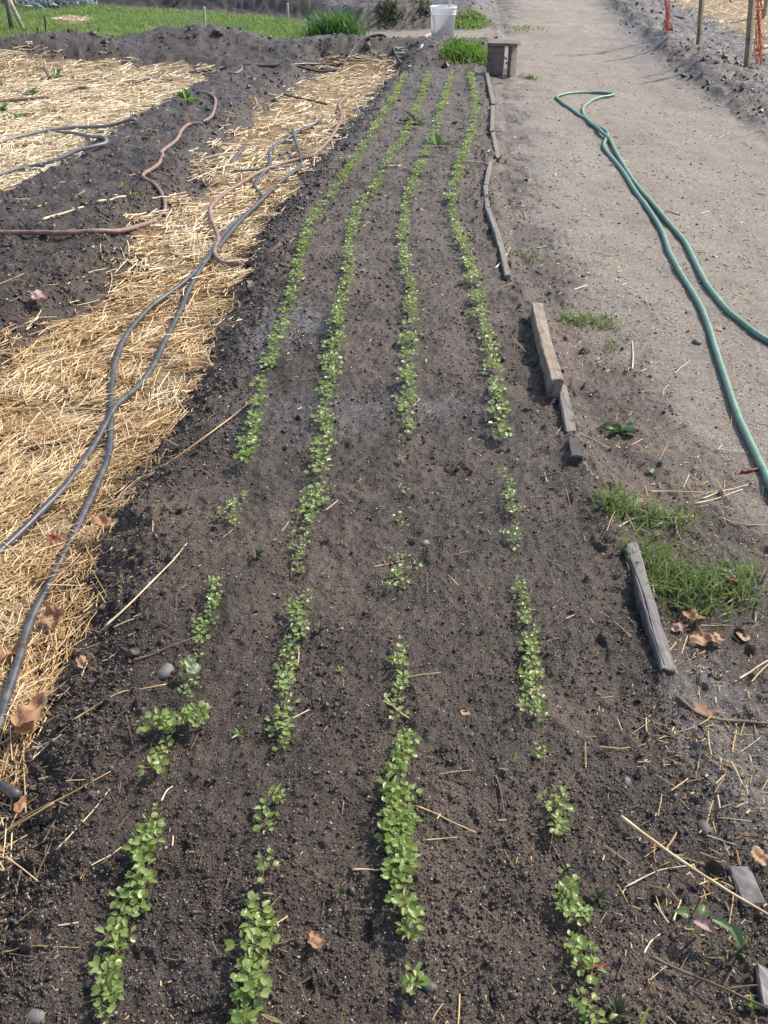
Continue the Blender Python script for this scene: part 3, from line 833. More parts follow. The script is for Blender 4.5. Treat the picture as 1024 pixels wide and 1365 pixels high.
# ------------------------------------------------------------------ hoses
def hose(name, px, r, mat, label, lift=0.0, n=9, sides=10, smoothk=5, cat='hose', end=False, sink=.9):
    P_ = hit([p[0] for p in px], [p[1] for p in px], r*sink+lift, False)
    for i, p in enumerate(px):
        if len(p) > 2: P_[i, 2] += p[2]
    L_ = smooth_line(P_, n)
    z = height(L_[:, 0], L_[:, 1], False)+r*sink+lift
    extra = np.interp(np.linspace(0, 1, len(L_)), np.linspace(0, 1, len(px)), [p[2] if len(p) > 2 else 0 for p in px])
    k = np.ones(smoothk)/smoothk
    zp = np.pad(z, smoothk//2, mode='edge'); z = np.convolve(zp, k, 'valid')[:len(L_)]
    L_[:, 2] = z+extra
    mb = MB(); mb.add(*tube(L_, r, sides)); o = mb.build(name, M[mat])
    if end:
        e = MB(); d = (L_[-1]-L_[-3]); d /= np.linalg.norm(d)
        e.add(*tube([L_[-1]-d*.03, L_[-1]-d*.028, L_[-1], L_[-1]+d*.004], [r*1.15, r*1.25, r*1.25, r*.9], sides)); e.build('collar', M['hose_grey'], o)
    tag(o, label, cat); return o
hose('garden_hose', [(1060,470),(1024,454),(992,432),(962,405),(937,370),(922,340),(907,315),(882,285),(858,258),(838,230),(820,200),(815,190),(808,183,.012),(800,176,.01),(784,160),(777,146),(785,137),(797,131),(812,128),
   (818,126.5),(812,124.6),(790,123.5),(765,124),(744,128),(743,131),(752,139),(764,147),(782,158),(800,170),(810,178),(807,187),(805,195),(812,206),(832,230),(857,268),(880,303),(894,340),(912,372),(937,415),(952,460),(967,505),(984,555),(1007,605),(1024,640),(1045,690)],
   .0125, 'hose_green', 'long green garden hose folded back on itself on the gravel path', n=8)
hose('black_hose', [(-25,1040),(0,962),(10,925),(25,880),(42,825),(65,780),(82,745),(100,710),(115,678),(132,640),(145,605),(148,560),(149,515),(155,480),(170,445),(200,410),(230,388),(258,365),(282,335),(310,300),(345,272),(350,262),(340,248),(350,232),(360,220),(361,200),(380,187),(405,172),(428,162)],
   .0115, 'hose_black', 'dark hose on the straw curving down to the lower straw corner past brown leaves', n=8, lift=.026)
hose('black_hose', [(-30,762),(0,735),(25,712),(52,685),(90,645),(125,595),(155,547,.016),(185,515),(205,487),(220,455),(240,415),(252,387),(270,355),(284,338),(300,322,.012),(325,292,.008),(356,262,.01),(380,238),(400,222),(401,208),(395,190),(390,172)],
   .0115, 'hose_black', 'dark hose crossing over the other on the straw and leaving at the picture edge', n=8, lift=.026)
hose('black_hose', [(-40,1020),(-15,1038),(4,1048),(23,1060)], .0115, 'hose_black', 'short black hose end lying by brown leaf at the furrow edge', n=8, lift=.012)
hose('rubber_hose', [(-60,310),(0,310),(50,310),(100,310),(150,308),(190,300),(215,288),(220,272),(210,250),(193,238),(192,232),(210,220),(217,207),(216,202),(235,187),(242,174),(252,166),(270,165)],
   .0125, 'hose_pink', 'faded red hose winding over the soil of the neighbouring bed', n=8, lift=.008)
hose('rubber_hose', [(270,163),(282,155),(287,140),(286,130),(278,125),(264,122)], .012, 'hose_pink', 'small curl of faded red hose on the far soil beyond the winding one', n=6)
hose('rubber_hose', [(322,88),(322,93),(310,98),(280,99),(250,102),(215,108)], .014, 'hose_pink', 'faded red hose by the foot of the soil mound', n=6)
hose('rubber_hose', [(-40,140),(10,134),(45,131),(75,128),(98,118),(118,117)], .014, 'hose_pink', 'faded red hose half buried in the pale straw plot', n=6, lift=.02)
hose('rubber_hose', [(465,125),(452,140),(456,152),(452,165),(440,185),(420,205),(395,213),(370,220),(345,230),(325,242),(300,258),(282,275),(281,290),(287,305),(291,320),(286,337),(297,350),(320,350)],
   .0125, 'hose_pink', 'faded red hose lying across the dark hoses in the straw furrow', lift=.032, n=8)
hose('rubber_hose', [(318,351),(335,350),(352,344),(374,331,.02)], .0125, 'hose_maroon', 'maroon hose end resting on the bed slope', lift=.006, n=6)
hose('drip_hose', [(-50,200),(0,189),(25,182),(62,174),(100,170),(150,167),(180,158)], .012, 'hose_grey', 'upper grey hose lying across the pale straw plot', lift=.028, n=6)
hose('drip_hose', [(-50,248),(0,232),(37,222),(70,215),(100,202),(125,195),(142,189),(135,182),(107,179),(75,176)], .012, 'hose_grey', 'lower grey hose with hooked end on the pale straw plot', lift=.028, n=6)
hose('pipe_piece', [(302,227),(313,219,.03),(326,209,.07)], .012, 'hose_black', 'short black pipe stub sticking up from the straw', n=5, cat='pipe')
hose('pipe_piece', [(312,228),(338,226),(365,224),(388,220)], .009, 'hose_grey', 'thin grey pipe lying level across the straw furrow', lift=.035, n=5, cat='pipe')
hose('pipe_piece', [(400,175),(415,168),(429,161,.02)], .010, 'hose_black', 'black tip of pipe above the tangle of hoses', lift=.03, n=5, cat='pipe')
hose('pipe_piece', [(372,207),(383,203),(390,212)], .009, 'hose_black', 'small dark pipe loop inside the tangle of hoses', lift=.03, n=5, cat='pipe')
hose('pipe_piece', [(378,125),(400,131),(436,139)], .010, 'twig', 'thin dark stick lying across the far straw', lift=.03, n=4, cat='stick')
hose('black_hose', [(170,110),(256,96),(306,89),(356,88),(406,90),(446,94),(452,94)], .013, 'hose_black', 'black hose along the foot of the mound ending on straw', n=6)
hose('black_hose', [(381,88),(426,86.5),(456,80),(481,74),(512,69),(535,68)], .014, 'hose_black', 'black hose climbing the soil mound towards the bucket', n=6)
hose('pipe_piece', [(555,67),(563,62),(572,57)], .010, 'pipe_white', 'pale straight pipe on the soil below the white bucket', n=4, cat='pipe')
hose('pipe_piece', [(521,68),(530,66.5),(541,66.5),(550,68)], .010, 'pipe_white', 'pale bent pipe on the mound at the end of black hose', n=5, cat='pipe')
hose('pipe_piece', [(560,53),(566,49),(574,45)], .008, 'pipe_white', 'thin pale pipe on the cross path beside the white bucket', n=4, cat='pipe')
hose('wire', [(898,22),(915,24),(924,18,.06),(932,9,.16)], .012, 'hose_black', 'black hose looping from the straw to the wooden stake', n=6)

# ------------------------------------------------------------------ boards along the bed
def board(name, a, b, width, hgt, mat, label, above=.03, seed=0, warp=0.0, cat='board', rise=(0, 0), group=None, crack=False):
    A = H1(*a, above); B = H1(*b, above)
    A = np.array(A); B = np.array(B); d = B-A; L = float(np.linalg.norm(d))
    v, q = rough_box(L, width, hgt, (max(6, int(L/.03)), 3, 3), .0012, .004, seed, warp)
    v[:, 2] -= hgt
    if crack:
        pass
    # ragged ends
    e0 = v[:, 0] < .01; e1 = v[:, 0] > L-.01
    v[e0, 0] += perlin(v[e0, 1]*60+seed, v[e0, 2]*40)*.012; v[e1, 0] += perlin(v[e1, 1]*60, v[e1, 2]*40+seed)*.012
    mb = MB(); mb.add(v, q); o = mb.build(name, M[mat], smooth=False)
    o.location = A; o.rotation_euler = (0, -math.asin(d[2]/L), math.atan2(d[1], d[0]))
    tag(o, label, cat, group); return o
G = 'wooden edging along the bed'
board('edging_board', (677,366), (650,276), .028, .06, 'wood_grey', 'pale weathered edging strip just beyond the thick tan board', .022, 1, -.01, group=G)
board('edging_board', (650,275), (647,246), .027, .06, 'wood_grey', 'short pale edging piece, second beyond the thick tan board', .024, 2, group=G)
board('edging_board', (648,245), (654,214), .027, .06, 'wood_grey', 'short pale edging piece, third beyond the thick tan board', .026, 3, group=G)
board('edging_board', (664,210), (657,176), .027, .06, 'wood_grey', 'offset edging piece with dark end towards the path', .035, 4, group=G)
board('edging_board', (656,174), (657,140), .032, .06, 'wood_grey', 'edging piece second from the wooden bench', .03, 5, group=G)
board('edging_board', (658,138), (649,96), .034, .06, 'wood_grey', 'farthest edging piece of the bed, next to the wooden bench', .03, 6, group=G)
board('edging_board', (743,505), (716,403), .043, .14, 'wood_tan', 'thick tan edging board standing proud with dark end grain', .075, 7, .004, group=G)
board('edging_board', (762,574), (749,512), .034, .06, 'wood_grey', 'low worn edging board below the thick tan one', .02, 8, group=G)
board('edging_board', (770,608), (766,582), .040, .06, 'wood_dark', 'black rotten block of edging in the wet soil', .03, 9, group=G)
board('edging_board', (797,645), (778,614), .014, .04, 'wood_grey', 'thin broken edging sliver beside the grass tuft', .012, 10, group=G)
o = board('edging_board', (892,893), (841,722), .034, .09, 'wood_slate', 'slate grey split edging board beside the large grass tuft', .034, 11, group=G)
# the long split in it
a_, b_ = np.array(H1(846,745,.0525)), np.array(H1(893,880,.0525))
board('edging_board', (1030,1345), (1020,1288), .030, .05, 'wood_slate', 'grey edging board cut off at the lower corner by the wilted plant', .010, 12, group=G)
# split: a thin dark strip proud of the top, child of the board
ob = bpy.data.objects[o.name]
L_ = max(v.co.x for v in ob.data.vertices)
mb = MB(); pp = [(L_*t, .006+.003*math.sin(t*9)+.006*t, .0012) for t in np.linspace(.03, .85, 18)]
mb.add(*tube(pp, np.array([.0006]+[.0016+.0006*math.sin(i) for i in range(16)]+[.0005]), 5, flatz=.6)); mb.build('crack', M['wood_dark'], ob)
b = H1(1007,1206,.014); a = H1(986,1153,.014); d = np.array(a)-np.array(b); Lb = float(np.linalg.norm(d))
v, q = rough_box(Lb, .042, .055, (8, 4, 3), .0008, .004, 21); v[:, 2] -= .055
o = MB().add(v, q).build('brick', M['concrete'], smooth=False); o.location = b; o.rotation_euler = (0, -math.asin(d[2]/Lb), math.atan2(d[1], d[0]))
tag(o, 'grey paving brick half sunk in soil under the long straw stalk', 'brick')

# ------------------------------------------------------------------ bench, bucket
def lathe(prof, seg=40):
    V = []; Q = []
    for (r_, z_) in prof:
        for k in range(seg): V.append((r_*math.cos(2*math.pi*k/seg), r_*math.sin(2*math.pi*k/seg), z_))
    for i in range(len(prof)-1):
        for k in range(seg): Q.append([i*seg+k, i*seg+(k+1) % seg, (i+1)*seg+(k+1) % seg, (i+1)*seg+k])
    return np.array(V), np.array(Q)
p = H1(590,53,0)
bu = empty('bucket', p, .3); K = .98
prof = [(0,.002),(.120,0),(.126,.004),(.143,.30),(.147,.302),(.147,.308),(.1435,.31),(.1445,.332),(.1485,.334),(.1485,.340),(.1455,.342),(.1465,.360),(.152,.362),(.153,.385),(.150,.390),(.143,.388),(.141,.36),(.124,.012),(0,.012)]
bu.scale = (1,1,.87)
MB().add(*lathe(prof)).build('body', M['plastic_white'], bu)
hd = [(math.cos(t)*.152, -.02-math.sin(t)*.06, .33-math.sin(t)*.16) for t in np.linspace(0, math.pi, 16)]
MB().add(*tube(hd, .002, 6)).build('handle', M['hose_grey'], bu)
tag(bu, 'white plastic bucket with ribbed rim standing on the cross path', 'bucket')
# the stick standing in it
st_ = MB().add(*tube([(0,0,0),(.02,.01,.35),(.035,.02,.75)], [.009,.009,.008], 8)).build('stick', M['wood_pale'])
st_.location = Vector(p)+Vector((.045,.02,.016)); tag(st_, 'pale stick standing upright inside the white bucket', 'stick')

pb = H1(664,101,0)
be = empty('bench', pb, math.radians(-14))
def slab(name, L, W, Hh, loc, mat, parent, rot=(0,0,0), seed=0):
    v, q = rough_box(L, W, Hh, (6, 4, 3), .0015, .004, seed); v[:, 0] -= L/2
    o = MB().add(v, q).build(name, M[mat], parent, smooth=False); o.location = loc; o.rotation_euler = rot; return o
slab('seat', .285, .25, .026, (.030,.05,.262), 'wood_brown', be, (0,.0,0), 31)
slab('leg', .160, .035, .262, (-.030,-.03,0), 'wood_brown', be, (0,0,.05), 32)
slab('leg', .18, .035, .262, (.115,.07,0), 'wood_brown', be, (0,0,math.radians(80)), 33)
tag(be, 'low weathered wooden bench at the far corner of the bed', 'bench')

# ------------------------------------------------------------------ stakes, netting, trestle
def stake(px, py, topx, wpx, height_, mat, label, group='wooden stakes', lean=None, sunk=.0, name='wooden_stake', cat='stake', square=True, tpy=0):
    p = np.array(H1(px, py, 0)); y_ = p[1]
    wd = wpx/scale_at(y_)
    # lean sideways so the stake passes the second pixel
    dx, dy, dz = ray(topx, tpy); t = y_/dy; q = np.array([dx*t, y_, CAM_H+dz*t])
    d = q-p; d /= np.linalg.norm(d)
    P_ = np.array([p-d*.08, p+d*height_*.5, p+d*height_])
    L_ = smooth_line(P_, 6)
    L_[:, 0] += perlin(L_[:, 2]*3+px, L_[:, 2]*0)*.006
    v, q_, t_ = tube(L_, wd*.62 if square else wd*.5, 4 if square else 9)
    o = MB().add(v, q_, t_).build(name, M[mat], smooth=not square); tag(o, label, cat, group); return o
stake(931,59,935.5,5.6,1.15,'stake_wood','tan wooden stake beside the first orange net strip',group='stakes on the berm')
stake(996,88,1002.5,7.2,1.10,'stake_wood','tan wooden stake beside the bushy orange net strip',group='stakes on the berm')
stake(1018,24,1022,5,1.1,'stake_wood','half hidden wooden stake behind the orange net strips',group='stakes on the berm')
stake(975,3,974,2.6,1.0,'stake_wood','thin far stake standing in the straw',group='stakes on the berm')
def pole(px, py, x2, y2, wpx, mat, label, name='garden_stake', cat='stake', group='stakes about the lawn', extra=0.0, sq=False):
    p = np.array(H1(px, py, 0)); dx, dy, dz = ray(x2, y2); t = p[1]/dy; q = np.array([dx*t, p[1], CAM_H+dz*t])
    h_ = np.linalg.norm(q-p)+extra
    return stake(px, py, x2, wpx, h_, mat, label, group, name=name, cat=cat, square=sq, tpy=y2)
pole(273,43,272,9,3.6,'wood_pale','pale round stake behind the soil mound, middle of the lawn')
pole(384,28,383,4,3.0,'wood_pale','pale stake at the back edge of the lawn')
pole(413,49,411,0,4.2,'stake_wood','tall brown stake beside the clump of chives',extra=.5)
pole(62,56,59,20,2.2,'wood_dark','thin dark rod on the lawn, taller of two close rods')
pole(51,58,50,36,2.0,'wood_dark','thin dark rod on the lawn, shorter of two close rods')
pole(132,51,131,37,1.6,'wood_dark','tiny dark rod on the lawn behind the mound')
pole(66,106,58,88,3.0,'wood_grey','short grey peg stuck in the pale straw plot',group='pegs')
pole(9,90,0,66,2.0,'wood_pale','thin pale stick leaning on the soil mound',group='pegs')
tr = empty('trestle', H1(20,41,0))
for (a, b2, mt, r_) in (((16,41),(9,0),'wood_brown',.030),((31,39),(11,-3),'wood_pale',.028)):
    p = np.array(H1(*a, 0)); dx, dy, dz = ray(*b2); t = p[1]/dy; q = np.array([dx*t, p[1]+.0, CAM_H+dz*t]); q = p+(q-p)*1.25
    o = MB().add(*tube([p-(q-p)*.08, (p+q)/2, q], r_, 8)).build('leg', M[mt], tr); o.location = -Vector(tr.location)
tag(tr, 'leaning timber trestle of one dark and one pale post on the lawn', 'trestle')
def net(pxs, wpx, label, ztop=1.15, seed=1):
    """a gathered strip of plastic netting hanging to the ground"""
    rr = np.random.default_rng(seed)
    p = np.array(H1(*pxs[0], 0)); mb = MB()
    dx, dy, dz = ray(*pxs[1]); t = p[1]/dy; q = np.array([dx*t, p[1], CAM_H+dz*t]); d = (q-p)/(q-p)[2]
    sc = scale_at(p[1]); W = wpx/sc
    nv, nh = 14, 44
    grid = np.zeros((nh+1, nv+1, 3))
    for i in range(nh+1):
        z_ = i/nh*ztop; wd = W*(.55+.55*math.exp(-z_/.13))*(1+.25*math.sin(z_*17+seed))
        for j in range(nv+1):
            s = j/nv
            grid[i, j] = p+d*z_+np.array([wd*(s-.5)+.01*math.sin(z_*31+j), wd*.45*math.sin(s*9+z_*8+seed)+rr.normal(0, .006), rr.normal(0, .006)])
    for i in range(nh+1):
        if i % 1 == 0: mb.add(*tube(grid[i], .0022, 3, cap=False), tint=rr.random())
    for j in range(nv+1):
        mb.add(*tube(grid[:, j], .0026, 3, cap=False), tint=rr.random())
    o = mb.build('safety_net', M['net_orange']); tag(o, label, 'netting', 'orange net strips'); return o
net([(891,44),(889,0)], 9.5, 'narrow strip of orange netting nearer the path beginning, by a tan stake', seed=2)
net([(1012,84),(1011,0)], 11, 'bushy orange netting gathered on the ground beside the thicker stake', seed=5)

# ------------------------------------------------------------------ grass and plants
def blade_tpl(k=8, seg=4):
    out = []
    for i in range(k):
        V = []; lean = RNG.uniform(.2, 1.1); tw = RNG.normal(0, .3)
        for a in range(seg+1):
            s = a/seg; wv = .5*(1-s**2.2)+.01
            V += [(s*s*lean*.8, -wv+tw*s*s*.2, s*(1-.25*lean*s)), (s*s*lean*.8, wv+tw*s*s*.2, s*(1-.25*lean*s))]
        Q = [[2*a, 2*a+1, 2*a+3, 2*a+2] for a in range(seg)]
        out.append((np.array(V), np.array(Q)))
    return out
BT = blade_tpl()
def blades(name, pos, h, wd, mat, tint, tilt=.35, tmpl=None):
    n = len(pos); s = np.stack([h, wd, h], -1)
    return scatter_mesh(name, tmpl or BT, pos, rand_rot(n, tilt), s, tint, mat)
# lawn
n = 42000
px = RNG.uniform(-80, 500, n); py = RNG.uniform(5, 74, n); x, y = flat(px, py)
keep = (sdist(LAWN, x, y)+perlin(x*2, y*2)*.15 > 0) & (sdist(STRAWL, x, y) < -.02)
x, y = x[keep], y[keep]; n = len(x)
hh = (.03+.035*RNG.random(n))*(1+.5*perlin(x*1.3, y*1.3))
o = blades('grass', np.stack([x, y, height(x, y)-.004], -1), hh, RNG.uniform(.006, .012, n), M['lawn_blade'], np.clip(RNG.normal(.5, .25, n)+.3*perlin(x*.9, y*.9), 0, 1))
tag(o, 'short green lawn grass behind the soil mound', 'grass', kind='stuff')
def tuft(name, spots_, h, label, n, wd=.004, mat='grass_blade', spread=.03, cat='grass tuft', tilt=.5, group=None, tmean=.5):
    P_ = hit([s[0] for s in spots_], [s[1] for s in spots_], 0, True)
    pos = []; 
    for i in range(n):
        c = P_[RNG.integers(0, len(P_))]; pos.append((c[0]+RNG.normal(0, spread), c[1]+RNG.normal(0, spread*1.1)))
    pos = np.array(pos); z = height(pos[:, 0], pos[:, 1])-.003
    hh = h*RNG.uniform(.35, 1.1, n)
    o = blades(name, np.column_stack([pos, z]), hh, wd*RNG.uniform(.6, 1.3, n), M[mat], np.clip(RNG.normal(tmean, .25, n), 0, 1), tilt)
    tag(o, label, cat, group); return o
GT = None
tuft('grass_tuft', [(820,678),(835,682),(860,690),(880,692),(905,694),(815,672)], .085, 'upper green grass tuft by the thin edging sliver', 300, .0045, spread=.028, tilt=.95, tmean=.56)
tuft('grass_tuft', [(868,745),(872,770),(900,785),(925,775),(950,780),(975,785),(990,790),(940,800),(905,800),(860,735),(900,760),(980,770)], .095, 'largest grass tuft beside the slate grey split board', 640, .0045, spread=.034, tilt=1.0, tmean=.60)
tuft('grass_tuft', [(765,428),(780,428),(795,431),(810,433),(755,425)], .055, 'low green grass patch beside the thick tan board', 260, .0045, spread=.035, tmean=.55, tilt=.9)
tuft('grass_tuft', [(702,347),(710,349),(696,346)], .05, 'sparse grass at the end of the pale edging strip', 60, .005, spread=.05)
tuft('grass_tuft', [(815,462),(812,466)], .025, 'tiny grass sprigs on the brown path below the low patch', 70, .004, spread=.018)
tuft('grass_tuft', [(680,38),(695,37),(705,40)], .05, 'thin grass growing on the far path beyond the bench', 160, .010, spread=.12, tmean=.75)
tuft('grass_tuft', [(704,104),(709,105)], .05, 'small dry weeds at the foot of the bench', 90, .010, spread=.035, tmean=.8)
tuft('chive_plant', [(430,50),(445,50),(460,50),(450,48)], .36, 'tall dark green clump of chives beside the brown stake', 900, .012, 'chive_leaf', spread=.10, cat='plant', tilt=.3)
tuft('herb_plant', [(605,70),(620,70),(632,74),(615,62),(640,78)], .10, 'bright green feathery plant beside the bench', 1400, .011, 'bright_herb', spread=.07, cat='plant', tilt=.9, tmean=.6)
tuft('herb_plant', [(622,24),(630,22),(636,21),(616,21)], .08, 'low green plant on the far bed behind the white bucket', 900, .016, 'lawn_blade', spread=.075, cat='plant', tilt=.9)
tuft('herb_plant', [(517,14),(521,13.5)], .10, 'dull green plant on the far bed before the bucket', 300, .016, 'dull_leaf', spread=.075, cat='plant', tilt=.9)
tuft('herb_plant', [(560,14),(563,13.5)], .07, 'small dull plant just behind the white bucket', 240, .014, 'dull_leaf', spread=.06, cat='plant', tilt=.9)
tuft('silvery_shrub', [(42,5),(60,6),(78,7),(92,6),(106,4)], .26, 'silvery grey leafy shrub at the back of the lawn', 1500, .035, 'grey_leaf', spread=.12, cat='shrub', tilt=1.0)
def single(px, py, h, lean, label, yaw=0.5, wd=.003):
    p = H1(px, py, 0, True); mb = MB()
    n_ = 8; s = np.linspace(0, 1, n_)
    c = np.stack([lean*h*s*s, 0*s, h*s], -1)
    for i in range(n_): pass
    V = np.concatenate([c+np.array([0, -1, 0])*(wd*(1-s**3))[:, None], c+np.array([0, 1, 0])*(wd*(1-s**3))[:, None]])
    Q = [[i, i+1, n_+i+1, n_+i] for i in range(n_-1)]
    mb.add(V@rotm(0, 0, yaw).T, Q, tint=.6); o = mb.build('grass_sprig', M['grass_blade']); o.location = p; tag(o, label, 'grass blade', 'lone grass blades')
single(382,1375,.075,-.5,'long grass blade leaning at the near end of the second row',.2)
single(457,1372,.035,.1,'short grass blade alone on bare soil at the lower edge')
single(855,1368,.07,.05,'thin upright grass blade near the forked twig')
single(344,815,.05,-.2,'fine grass blade on soil beside the first row bunch')
single(686,1015,.04,.1,'pale thin blade near the wilting sprouts')
single(690,905,.055,.1,'yellowish blade beside the long dense strip',wd=.0025)

# weeds
def weed(px, py, size, label, mat='seedling_leaf', n=7, seed=0):
    r = random.Random(seed+int(px)); mb = MB()
    for i in range(n):
        a = r.uniform(0, 6.28); L = size*r.uniform(.6, 1)
        add_leaf(mb, L, L*.35, (0, 0, .004), r.uniform(.3, 1.1), a, 0, tint=r.uniform(.2, .8), notch=0, nx=5, ny=2, droop=.3, fold=.6, seed=i)
    o = mb.build('weed', M[mat]); o.location = H1(px, py, 0, True); tag(o, label, 'weed'); return o
weed(797,1200,.026,'small grey green weed beside the full bunch of the last row','dull_leaf',12)
weed(455,897,.016,'tiny weed on bare soil between the second and third rows')
weed(320,982,.022,'small yellow green weed between the first two rows')
weed(425,842,.026,'dark little weed just beside the dense middle strip','dull_leaf')
weed(453,1192,.016,'faint mossy weed between the near strips','dull_leaf',10)
weed(822,1352,.030,'feathery grey weed beside the near end of the last row','dull_leaf',14)
weed(1003,1345,.022,'little weed at the lower corner by the forked twig')
weed(342,742,.030,'thin reddish weed between the first two rows','dull_leaf')
weed(640,862,.014,'tiny weed between the third and last rows')
weed(165,250,.05,'small green weed on the neighbouring soil bed, upper')
weed(176,262,.05,'small green weed on the neighbouring bed near a pale stalk')
weed(250,136,.14,'leafy weed by the straw edge beyond the red hose','bright_herb',9)
weed(28,160,.12,'dark leafy weed in the pale straw plot, upper','brassica_leaf',8)
weed(5,150,.13,'green leafy weed cut by the picture edge in pale straw','brassica_leaf',9)
weed(40,128,.14,'flat green weed in the pale straw plot','brassica_leaf',8)
weed(78,104,.14,'flat green weed near the short grey peg','brassica_leaf',8)
weed(560,232,.02,'tiny weed where wet soil meets','dull_leaf')

# ------------------------------------------------------------------ fallen leaves
def fallen(px, py, size, label, mat='brown_leaf', seed=0, curl=1.0, lobes=5, yaw=None, aspect=.75, lift=.006, tint=None, pitch=0, name='fallen_leaf', cat='leaf'):
    r = np.random.default_rng(seed+17)
    v, q = leaf(size, size*aspect, notch=.02, cup=0, fold=0, nx=16, ny=7, lobes=lobes, seed=seed)
    v[:, 0] -= size/2
    s = v[:, 0]/size; t = v[:, 1]/size
    v[:, 2] = curl*size*(.55*t*t*(1 if seed % 2 else 1.4)+.35*s*s+.10*np.sin(s*9+seed)*np.cos(t*8+seed*2)+.05*perlin(s*9+seed, t*9))
    v += r.normal(0, size*.004, v.shape)
    tn = np.clip(.5+.5*perlin(s*3+seed, t*3)+(r.random()-.5)*.3-.35*np.exp(-(t/.02)**2), 0, 1) if tint is None else np.clip(tint+.3*perlin(s*3+seed, t*3), 0, 1)
    if mat == 'pale_leaf':
        an = np.arctan2(t, s+.62); tn = np.clip(.15+.75*np.abs(np.sin(an*9))**3+.5*np.maximum(0, np.hypot(s, t)-.38), 0, 1)
        v[:, 2] += size*.03*np.abs(np.sin(an*9))
    yaw = r.random()*6.28 if yaw is None else yaw
    mb = MB(); mb.add(v@rotm(r.normal(0, .2), pitch+r.normal(0, .12), yaw).T, q, tint=tn)
    o = mb.build(name, M[mat]); o.location = H1(px, py, lift+(.022 if lift >= .02 and px < 160 else 0), True)
    tag(o, label, cat, None); return o
fallen(12,872,.085,'big brown leaf caught behind the dark hose',seed=1,curl=1.2,yaw=.4,lift=.02)
fallen(72,822,.075,'curled brown leaf on straw touching the dark hose',seed=2,curl=1.2,yaw=2.2,lift=.03)
fallen(42,948,.095,'long crumpled brown leaf at the furrow edge below the hose',seed=3,yaw=1.2,curl=1.0,lift=.03,aspect=.6)
fallen(28,968,.060,'smaller tan leaf tucked under the long crumpled one',seed=4,yaw=2.8,lift=.02)
fallen(10,905,.07,'pale tan leaf between hose and long crumpled leaf',seed=14,yaw=.3,lift=.01,tint=.8)
fallen(28,1072,.045,'small orange brown leaf next to the black hose end',seed=5,yaw=1.5,aspect=.45,lift=.02)
fallen(72,718,.040,'dark red leaf scrap on straw between the two hoses','red_leaf',seed=6,lift=.03)
fallen(58,765,.045,'brown leaf on the straw left of the lower hose bend',seed=7,lift=.03,tint=.3)
fallen(135,695,.055,'pale brown leaf at the straw edge beside a soil clod',seed=8,lift=.02,tint=.7)
fallen(150,697,.04,'thin tan leaf at the straw edge nearest the bed slope',seed=9,lift=.02,tint=.8)
fallen(111,884,.040,'small curled tan leaf on the dark bed slope',seed=10,lift=.015,tint=.75,curl=1.5)
fallen(420,1253,.034,'orange leaf on bare soil between the near strips',seed=11,lift=.012,tint=.55,aspect=.7,yaw=1.9)
fallen(622,950,.026,'flat tan leaf scrap on soil in the middle of the bed',seed=12,lift=.003,tint=.9,curl=.4,lobes=2,yaw=.3)
fallen(630,627,.030,'dull red leaf standing on the wet soil','red_leaf',seed=13,aspect=.5,yaw=1.4,pitch=.5,lift=.01)
fallen(925,822,.055,'orange brown leaf curled under the large grass tuft',seed=21,lift=.02,yaw=-.5,curl=1.1)
fallen(935,852,.055,'bright tan leaf below the curled orange one',seed=22,lift=.018,yaw=.3,tint=.75)
fallen(957,850,.040,'pale pinkish leaf beside the bright tan leaf',seed=23,lift=.015,yaw=1.1,tint=.95)
fallen(905,838,.045,'purple brown leaf between the grey board and tan leaves','pink_leaf',seed=24,lift=.012,tint=.1)
fallen(990,848,.035,'flat pale grey leaf scrap alone on the wet path',seed=25,lift=.005,tint=1.0,curl=.5,lobes=2)
fallen(975,772,.035,'tan leaf buried within the large grass tuft',seed=26,lift=.03)
fallen(1012,1143,.040,'pale brown leaf just above the grey brick',seed=27,lift=.02,tint=.85)
fallen(790,1287,.030,'dark brown leaf scrap on soil beside the last row',seed=28,lift=.004,tint=.05,aspect=.35,yaw=.1,curl=.5)
fallen(803,1287,.022,'rusty bark scrap near the forked twig','red_leaf',seed=29,lift=.004,aspect=.4,yaw=.2,curl=.5)
fallen(52,395,.09,'pinkish pale leaf on the dark neighbouring bed','pink_leaf',seed=30,lift=.02,tint=.7)
fallen(235,318+20,.05,'tan leaf at the edge of straw near red hose bend',seed=31,lift=.01,tint=.9)
fallen(445,170,.06,'tan leaf on straw at the bed edge',seed=32,lift=.02)
fallen(362,268,.06,'rusty leaf on the bed slope by the hose tangle','red_leaf',seed=33,lift=.02)
fallen(960,438,.035,'pale leaf scrap touching the green hose on gravel',seed=34,lift=.008,tint=1.0,curl=.4,aspect=.4,yaw=-.7)
fallen(937,948,.05,'flat brown leaf pressed on the soil path near the straw',seed=35,lift=.003,curl=.3,tint=.2)
